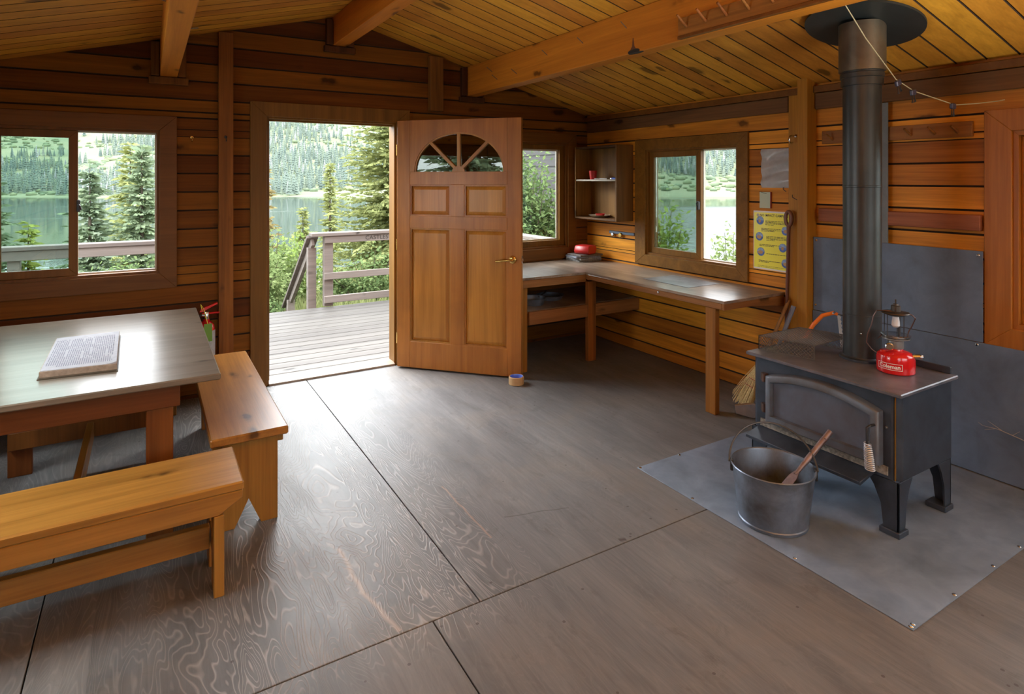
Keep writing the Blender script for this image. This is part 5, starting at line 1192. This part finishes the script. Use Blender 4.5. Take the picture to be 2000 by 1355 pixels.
M_turf = NT('near_turf'); v = M_turf.obj(False); f_ = M_turf.noise(v, 1.4, 6, 0.5, 0.65)
M_turf = M_turf.set(color=M_turf.ramp(f_, [(0.3, (0.05, 0.065, 0.025)), (0.7, (0.11, 0.13, 0.045))]), rough=0.9, spec=0.1)
N1 = 110; V = []; F = []
for i in range(N1 + 1):
    for j in range(N1 + 1):
        x = -50 + 130 * i / N1; y = -40 + 110 * j / N1; V.append((x, y, near_z(x, y)))
for i in range(N1):
    for j in range(N1):
        a = i * (N1 + 1) + j; F.append((a, a + N1 + 1, a + N1 + 2, a + 1))
gd = mesh_np('ground', V, F, M_turf, smooth=True); tag(gd, 'grassy ground falling from the cabin to the lake', 'ground', kind='structure')
k = NT('lake_water'); v = k.obj(False); wv = k.noise(k.mapv(v, (0.55, 0.55, 1)), 1.0, 3, 0.3)
sp_ = k.n('SeparateXYZ', {0: v}); bz_ = k.noise(k.mapv(v, (0.012, 0.05, 1), (0, 0, 0), (0, 0, -0.54)), 1.0, 2)
lat = k.math('MULTIPLY_ADD', sp_.outputs[0], math.cos(YAW), k.math('MULTIPLY', sp_.outputs[1], -math.sin(YAW))); dep = k.math('MULTIPLY_ADD', sp_.outputs[0], math.sin(YAW), k.math('MULTIPLY', sp_.outputs[1], math.cos(YAW)))
east = k.math('MULTIPLY', k.math('SUBTRACT', k.math('DIVIDE', lat, dep), 0.12), 6.0, clamp=True)
shore = k.math('MULTIPLY', k.math('SUBTRACT', 128.0, dep), 0.08, clamp=True)
brz = k.math('MAXIMUM', k.math('MULTIPLY', east, shore), k.math('MULTIPLY', k.math('SUBTRACT', bz_, 0.62), 9.0, clamp=True))
M_lake = k.set(color=(0.030, 0.048, 0.040), spec=0.2, rough=k.math('MULTIPLY_ADD', brz, 0.16, 0.06), normal=k.bump(wv, k.math('MULTIPLY_ADD', brz, 0.22, 0.05), 0.2))
V = []; F = []
for w_ in (12, 240):
    for l_ in (-260, 260): V.append((*XY(w_, l_), LAKE))
lk = mesh_np('lake', V, [(0, 2, 3, 1)], M_lake); tag(lk, 'calm green lake reflecting the hillside', 'lake', kind='structure')
k = NT('hill_meadow'); v = k.obj(False)
f1 = k.noise(v, 0.035, 6, 0.8, 0.6); f2 = k.noise(v, 0.35, 4, 0.3, 0.6); f_ = k.math('MULTIPLY_ADD', f2, 0.35, k.math('MULTIPLY', f1, 0.65))
M_hill = k.set(color=k.ramp(f_, [(0.34, (0.15, 0.19, 0.13)), (0.48, (0.185, 0.215, 0.135)), (0.60, (0.235, 0.245, 0.155))]), rough=0.9, spec=0.05)  # pale greens carry the distance haze in the colour
WN, LN = 90, 120; V = []; F = []
for i in range(WN + 1):
    w_ = 172 + 560 * (i / WN) ** 1.6
    for j in range(LN + 1):
        l_ = (-1.25 + 2.3 * j / LN) * w_; V.append((*XY(w_, l_), hill_z(w_, l_)))
for i in range(WN):
    for j in range(LN):
        a = i * (LN + 1) + j; F.append((a, a + LN + 1, a + LN + 2, a + 1))
hl = mesh_np('hillside', V, F, M_hill, smooth=True); tag(hl, 'green hillside rising beyond the lake', 'hillside', kind='structure')

# ------------------------------------------------------------------ far conifers on the hillside
def conifer_np(seed, tiers=7, seg=8, slim=0.17):
    r_ = random.Random(seed); V = []; F = []
    for t in range(tiers):
        z0 = 0.06 + 0.86 * t / tiers; z1 = min(1.0, z0 + 0.30 * (1 - 0.5 * t / tiers)); rad = slim * (1 - t / tiers) ** 0.85 + 0.012
        b = len(V); V.append((r_.uniform(-.01, .01), r_.uniform(-.01, .01), z1))
        for j in range(seg):
            a = 2 * PI * (j + 0.5 * (t % 2)) / seg + r_.uniform(-.2, .2); rr_ = rad * (r_.uniform(0.85, 1.15) if j % 2 else r_.uniform(0.5, 0.72))
            V.append((rr_ * math.cos(a), rr_ * math.sin(a), z0 + (0.0 if j % 2 else 0.03)))
        for j in range(seg): F.append((b, b + 1 + j, b + 1 + (j + 1) % seg))
    b = len(V)
    for z in (0, 0.3):
        for j in range(3): V.append((0.012 * math.cos(2 * PI * j / 3), 0.012 * math.sin(2 * PI * j / 3), z))
    for j in range(3):
        F.append((b + j, b + (j + 1) % 3, b + 3 + (j + 1) % 3)); F.append((b + j, b + 3 + (j + 1) % 3, b + 3 + j))
    return np.array(V, np.float32), np.array(F, np.int32)
TPL = [conifer_np(20 + i, 6 + i % 3, 8, (0.15, 0.19, 0.13, 0.17)[i]) for i in range(4)]
M_far = attrmat('far_spruce', [(0.0, (0.120, 0.160, 0.145)), (0.55, (0.155, 0.195, 0.16)), (0.9, (0.19, 0.23, 0.165)), (1.0, (0.30, 0.31, 0.31))])  # pale spruce tones with the distance haze put into them
fr = random.Random(99); cand = []
for _ in range(30000):
    w_ = 186 + (fr.random() ** 1.25) * 470; l_ = fr.uniform(-1.0, 0.62) * w_
    g1 = noise.noise((w_ * 0.011, l_ * 0.011, 1.5)); g2 = noise.noise((w_ * 0.045, l_ * 0.03, 7.0))
    s = w_ - 186
    if g1 + 0.6 * g2 + (0.05 if s > 60 else -0.12) < 0.0: continue
    z = hill_z(w_, l_)
    if z < LAKE + 0.25: continue
    h = fr.uniform(3.2, 6.8) * (1 + 0.0010 * s)
    cand.append((w_, l_, z, h))
def in_view(w_, l_, z):
    u = 1000 + 1182 * l_ / w_; v_ = 349 - 1182 * (z - 1.58) / w_
    return (530 < u < 765 or 165 < u < 300 or 5 < u < 125 or 1372 < u < 1432) and v_ > 245
def spaced(items, rad, grid=None):
    grid = {} if grid is None else grid; keep = []
    for it in items:
        x_, y_ = XY(it[0], it[1]); r_ = rad(it); cx_, cy_ = int(x_ // 5), int(y_ // 5); ok = True
        for a in (-1, 0, 1):
            for b in (-1, 0, 1):
                for (px, py, pr) in grid.get((cx_ + a, cy_ + b), ()):
                    if (px - x_) ** 2 + (py - y_) ** 2 < (pr + r_) ** 2: ok = False
        if ok: grid.setdefault((cx_, cy_), []).append((x_, y_, r_)); keep.append(it)
    return keep, grid
cand, TGRID = spaced(cand, lambda c: 0.145 * c[3])
vis = sorted([c for c in cand if in_view(c[0], c[1], c[2] + c[3] * 0.6)], key=lambda c: c[0] / c[3])[:300]
vs_ = set(vis)
FARM = []
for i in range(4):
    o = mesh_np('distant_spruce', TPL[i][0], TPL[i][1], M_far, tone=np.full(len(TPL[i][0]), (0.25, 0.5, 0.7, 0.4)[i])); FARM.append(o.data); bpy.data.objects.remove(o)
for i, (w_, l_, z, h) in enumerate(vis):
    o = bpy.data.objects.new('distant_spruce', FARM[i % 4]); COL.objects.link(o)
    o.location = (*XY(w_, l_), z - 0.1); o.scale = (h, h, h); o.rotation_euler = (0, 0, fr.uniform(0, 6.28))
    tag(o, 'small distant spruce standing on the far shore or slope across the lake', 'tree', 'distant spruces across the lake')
rest = [c for c in cand if c not in vs_]
VV = []; FF = []; TT = []; off = 0
for (w_, l_, z, h) in rest:
    tv, tf = TPL[fr.randrange(4)]; a = fr.uniform(0, 6.28); c_, s_ = math.cos(a), math.sin(a)
    x0, y0 = XY(w_, l_); p = tv * h
    VV.append(np.stack([p[:, 0] * c_ - p[:, 1] * s_ + x0, p[:, 0] * s_ + p[:, 1] * c_ + y0, p[:, 2] + z - 0.1], 1)); FF.append(tf + off); off += len(tv)
    TT.append(np.full(len(tv), fr.random() if fr.random() > 0.06 else 1.0))
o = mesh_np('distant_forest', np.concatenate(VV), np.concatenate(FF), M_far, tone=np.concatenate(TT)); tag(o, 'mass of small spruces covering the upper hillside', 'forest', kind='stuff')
# willow scrub on the slope
ib = bmesh.new(); bmesh.ops.create_icosphere(ib, subdivisions=1, radius=1.0)
iv = np.array([v.co[:] for v in ib.verts], np.float32); ifc = np.array([[v.index for v in f.verts] for f in ib.faces], np.int32); ib.free()
VV = []; FF = []; TT = []; off = 0; nr = np.random.default_rng(3)
sc_ = []
for _ in range(9000):
    w_ = 187 + (fr.random() ** 1.2) * 430; l_ = fr.uniform(-1.0, 0.62) * w_
    if noise.noise((w_ * 0.02, l_ * 0.012, 4.0)) < -0.05: continue
    z = hill_z(w_, l_)
    if z < LAKE + 0.2: continue
    sc_.append((w_, l_, z, fr.uniform(0.6, 1.7)))
sc_, _g = spaced(sc_, lambda c: 1.25 * c[3], TGRID)
for (w_, l_, z, r_) in sc_:
    x0, y0 = XY(w_, l_)
    p = iv * (1 + nr.uniform(-0.3, 0.3, (len(iv), 1))) * np.array([r_ * 1.3, r_ * 1.3, r_ * 0.75])
    VV.append(p + np.array([x0, y0, z + r_ * 0.3])); FF.append(ifc + off); off += len(iv); TT.append(np.full(len(iv), fr.random()))
M_scrub = attrmat('willow_scrub', [(0.0, (0.145, 0.19, 0.125)), (0.6, (0.18, 0.225, 0.135)), (1.0, (0.22, 0.25, 0.145))])  # scrub paled as well, haze put into its colours
o = mesh_np('hillside_scrub', np.concatenate(VV), np.concatenate(FF), M_scrub, tone=np.concatenate(TT), smooth=False); tag(o, 'bright green willow scrub between the distant trees', 'scrub', kind='stuff')

# ------------------------------------------------------------------ near spruces
def spruce(name, pos, h, r, seed, mat, label, dens=1.0, group='spruces by the lake shore', sprig=0.13):
    rs = random.Random(seed); x0, y0, zb = pos
    t = thing(name, label, 'tree', (x0, y0, zb), group)
    V = []; F = []
    def dia(p, d, L, wd):
        d = d.normalized(); s_ = d.cross(Vector((rs.uniform(-1, 1), rs.uniform(-1, 1), rs.uniform(0.2, 1)))).normalized() * wd
        b = len(V); q = p + d * L
        V.extend((p[:], (p + d * L * 0.45 + s_)[:], q[:], (p + d * L * 0.45 - s_)[:])); F.append((b, b + 1, b + 2, b + 3))
    z = 0.06 * h
    while z < h * 0.985:
        tt = z / h; R_ = r * (1 - tt) ** 0.8 + 0.04
        nb_ = max(5, int(8.5 * dens))
        for _ in range(nb_):
            a = rs.uniform(0, 2 * PI); L = R_ * rs.uniform(0.65, 1.12); droop = rs.uniform(-0.38, 0.10) - 0.22 * (1 - tt)
            d = Vector((math.cos(a), math.sin(a), droop)); side = Vector((-math.sin(a), math.cos(a), 0))
            step = sprig * 0.42; s = 0.12 * L; zj = z + rs.uniform(-0.75, 0.75) * sprig
            while s < L:
                p = Vector((0, 0, zj)) + d * s + Vector((0, 0, 0.30 * s * s / max(L, .1) * 0.5))
                ln2 = sprig * rs.uniform(0.7, 1.3) * (0.6 + 0.7 * (1 - s / L))
                for sg in (-1, 1):
                    dia(p, d * 0.75 + side * sg * rs.uniform(0.5, 1.0) + Vector((0, 0, rs.uniform(-0.25, 0.15))), ln2, ln2 * 0.26)
                if rs.random() < 0.5: dia(p, d + Vector((0, 0, rs.uniform(0.1, 0.6))), ln2 * 0.8, ln2 * 0.16)
                s += step
            dia(Vector((0, 0, zj)) + d * L + Vector((0, 0, 0.15 * L)), d, sprig * 1.1, sprig * 0.2)
        z += rs.uniform(0.7, 1.2) * sprig * 0.95 / dens
    dia(Vector((0, 0, h * 0.95)), Vector((0, 0, 1)), h * 0.05 + 0.06, 0.012)
    mesh_np('foliage', V, F, mat, parent=t)
    mb = MB(); mb.tube([(x0, y0, zb - 0.15), (x0, y0, zb + h * 0.5), (x0, y0, zb + h * 0.97)], [0.012 * h + 0.02, 0.008 * h + 0.01, 0.004], 8); mb.done('trunk', M_bark, t)
    return t
M_bark = plain('spruce_bark', (0.11, 0.085, 0.065), 0.9, 0, 0.4, 20)
M_sp1 = leafmat('spruce_blue_green', (0.117, 0.167, 0.113), (0.334, 0.412, 0.245), 0.2)
M_sp2 = leafmat('spruce_yellow_green', (0.167, 0.196, 0.083), (0.470, 0.490, 0.196), 0.25)
M_sp3 = leafmat('larch_lime', (0.203, 0.254, 0.076), (0.473, 0.524, 0.151), 0.3)
M_sp4 = leafmat('spruce_rusty', (0.216, 0.167, 0.078), (0.509, 0.431, 0.196), 0.25)
def gz(x, y): return near_z(x, y)
for (nm, x, y, ztop, r, seed, mat, lab, dens, sg) in (
    ('spruce_tree', 4.95, 13.2, 5.2, 2.1, 1, M_sp2, 'large full spruce just right of the doorway view', 1.45, 0.15),
    ('spruce_tree', 5.68, 22.3, 2.27, 0.62, 2, M_sp2, 'slim tall spruce in the middle of the doorway view', 1.0, 0.15),
    ('spruce_tree', 3.73, 17.6, 0.73, 0.42, 3, M_sp2, 'short young spruce left of the slim tall one in the doorway', 1.0, 0.12),
    ('spruce_tree', 2.25, 14.9, 1.9, 0.62, 4, M_sp4, 'rusty tinted spruce at the left edge of the doorway view', 0.9, 0.15),
    ('spruce_tree', -0.90, 13.3, 1.87, 0.72, 5, M_sp1, 'blue green spruce in the middle of the wide window', 1.1, 0.14),
    ('spruce_tree', -0.10, 13.3, 2.2, 0.75, 6, M_sp1, 'dense spruce at the right side of the wide window', 1.2, 0.13),
    ('spruce_tree', -0.40, 18.9, 2.5, 0.95, 7, M_sp2, 'yellowish spruce behind the dense one in the wide window', 1.0, 0.17),
    ('larch_tree', -1.95, 14.6, 0.72, 0.42, 8, M_sp3, 'small lime green larch in the left pane of the wide window', 1.0, 0.13),
    ('spruce_tree', -2.50, 14.3, 1.75, 0.85, 9, M_sp1, 'spruce cut by the left edge of the wide window', 1.0, 0.15)):
    zb = gz(x, y); spruce(nm, (x, y, zb), ztop - zb, r, seed, mat, lab, dens, 'trees between cabin and lake', sg)

base_sp = [o for o in COL.objects if o.name.startswith('spruce_tree') and o.parent is None]
for i, (x, y, sc) in enumerate(((-8.0, 0.3, 2.0), (-13.5, -2.6, 2.6), (-8.5, 4.6, 1.9), (-14.0, 3.2, 2.6), (-13.5, -8.5, 2.6), (-8.6, -4.3, 1.9), (-13.0, 8.6, 2.2))):
    copy_tree(base_sp[(4, 5)[i % 2]], (x, y, gz(x, y)), i * 1.3, sc, 'spruce in the dense stand outside the side window', 'spruces outside the side window')

# ------------------------------------------------------------------ leafy shrubs
def shrub(pos, rx, ry, h, n_, seed, mat, label, leaf=0.06, group='leafy shrubs round the cabin'):
    rs = random.Random(seed); x0, y0, zb = pos
    t = thing('leafy_shrub', label, 'shrub', (x0, y0, zb), group)
    V = []; F = []; mb = MB()
    tips = []
    for _ in range(max(9, n_ // 220)):
        a = rs.uniform(0, 2 * PI); q = math.sqrt(rs.random()); top = Vector((rx * q * math.cos(a), ry * q * math.sin(a), h * (0.62 + 0.4 * rs.random()) * (1 - 0.35 * q * q)))
        mid = Vector((top.x * 0.4, top.y * 0.4, top.z * 0.5)); base = Vector((top.x * 0.12, top.y * 0.12, -0.1)); tips.append((base, mid, top))
        mb.tube([p + Vector(pos) for p in (base, mid, top)], [0.014, 0.009, 0.003], 5)
    for i in range(n_):
        base, mid, top = rs.choice(tips); s = rs.random() ** 0.6
        p = base.lerp(mid, s * 2) if s < 0.5 else mid.lerp(top, s * 2 - 1)
        p = p + Vector((rs.gauss(0, 1) * rx * 0.15, rs.gauss(0, 1) * ry * 0.15, rs.gauss(0, 1) * h * 0.055))
        d = Vector((rs.gauss(0, 1), rs.gauss(0, 1), rs.gauss(0.3, 0.6))).normalized(); s_ = d.cross(Vector((rs.gauss(0, .6), rs.gauss(0, .6), 1))).normalized()
        L = leaf * rs.uniform(0.7, 1.4); b = len(V)
        V.extend((p[:], (p + d * L * 0.5 + s_ * L * 0.28)[:], (p + d * L)[:], (p + d * L * 0.5 - s_ * L * 0.28)[:])); F.append((b, b + 1, b + 2, b + 3))
    mesh_np('foliage', V, F, mat, parent=t); mb.done('stems', M_bark, t)
    return t
M_wil = leafmat('willow_leaf', (0.144, 0.203, 0.076), (0.389, 0.456, 0.203), 0.35)
M_wil2 = leafmat('willow_leaf_dark', (0.085, 0.144, 0.059), (0.270, 0.346, 0.144), 0.3)
M_ald = leafmat('alder_leaf', (0.151, 0.236, 0.059), (0.423, 0.524, 0.151), 0.4)
for (x, y, zt, rx, ry, n_, seed, mat, lab, lf) in (
    (1.85, 11.3, 0.85, 0.75, 0.7, 5200, 31, M_wil, 'pale willow bush behind the steps', 0.075),
    (1.35, 10.2, 0.55, 0.62, 0.6, 5200, 32, M_wil, 'leafy bush at the left jamb of the doorway view', 0.07),
    (2.50, 12.4, 0.55, 0.60, 0.6, 3600, 33, M_ald, 'brighter green bush to the right behind the stair handrail', 0.075),
    (1.25, 9.6, 0.12, 0.62, 0.40, 3800, 34, M_wil2, 'low dark leafed bush against the deck edge by the steps', 0.06),
    (3.55, 11.0, 0.30, 0.9, 0.6, 4200, 35, M_wil2, 'round bush behind the railing under the large spruce', 0.07),
    (-0.55, 11.2, 0.55, 1.0, 0.6, 4000, 36, M_wil2, 'bush below the railing in the wide window', 0.07),
    (4.85, 7.75, 2.35, 0.58, 0.8, 15000, 37, M_wil2, 'tall willow filling the corner window', 0.075),
    (5.72, 5.72, 1.40, 0.32, 0.42, 5200, 38, M_ald, 'alder shrub close outside the left sash above the counter', 0.07),
    (5.70, 4.55, 0.62, 0.32, 0.32, 900, 39, M_ald, 'low alder sprig at the bottom of the window above the counter', 0.07),
    (6.9, 5.6, 0.9, 0.5, 0.7, 2200, 40, M_wil, 'second shrub behind the alder above the counter', 0.07)):
    zb = gz(x, y); shrub((x, y, zb), rx, ry, zt - zb, n_, seed, mat, lab, lf)
# tall grass on the bank behind the railing
rs = random.Random(77); V = []; F = []
for _ in range(16000):
    x = rs.uniform(-1.5, 6.5); y = rs.uniform(8.0, 13.0)
    if 0.4 < x < 1.9 and y < 9.45: continue
    if x > 5.8 and y > 7.8: continue
    z = gz(x, y); hh = rs.uniform(0.25, 0.7); a = rs.uniform(0, 6.28); b = len(V); lean = Vector((math.cos(a), math.sin(a), 0)) * hh * rs.uniform(0.05, 0.4); wv = Vector((-math.sin(a), math.cos(a), 0)) * 0.007
    p = Vector((x, y, z - 0.03)); V.extend(((p - wv)[:], (p + wv)[:], (p + lean * 0.4 + wv * 0.7 + Vector((0, 0, hh * 0.6)))[:], (p + lean + Vector((0, 0, hh)))[:])); F.append((b, b + 1, b + 2, b + 3))
M_grs = leafmat('meadow_grass', (0.169, 0.211, 0.085), (0.439, 0.456, 0.203), 0.35)
gr_ = mesh_np('meadow_grass', V, F, M_grs); tag(gr_, 'tall pale grass on the bank behind the railing', 'grass', kind='stuff')

# ------------------------------------------------------------------ grey shed beyond the corner window
sd2 = thing('shed', 'grey clapboard shed seen through the corner window behind the willow', 'shed', (6.5, 9.4, gz(6.5, 9.4)))
M_clap = wood('grey_clapboard', (0.085, 0.078, 0.08), (0.13, 0.12, 0.125), 'Y', ('Z', 0.2, 0.05), 0.1, 0.7, vary=0.1)
mb = MB(); k = 0
while -1.6 + k * 0.2 < 2.6:
    z = -1.6 + k * 0.2; mb.prism([(6.00, z), (5.975, z), (5.99, z + 0.2), (6.00, z + 0.2)], 'Y', 7.9, 10.6); k += 1
mb.box((6.001, 7.9, -1.6), (7.0, 10.6, 2.6)); mb.done('shed_walls', M_clap, sd2, smooth=0)
mb = MB(); mb.prism([(5.8, 2.55), (6.5, 3.1), (7.2, 2.55), (7.2, 2.62), (6.5, 3.17), (5.8, 2.62)], 'Y', 7.7, 10.8); mb.done('shed_roof', M_rail, sd2, smooth=0)
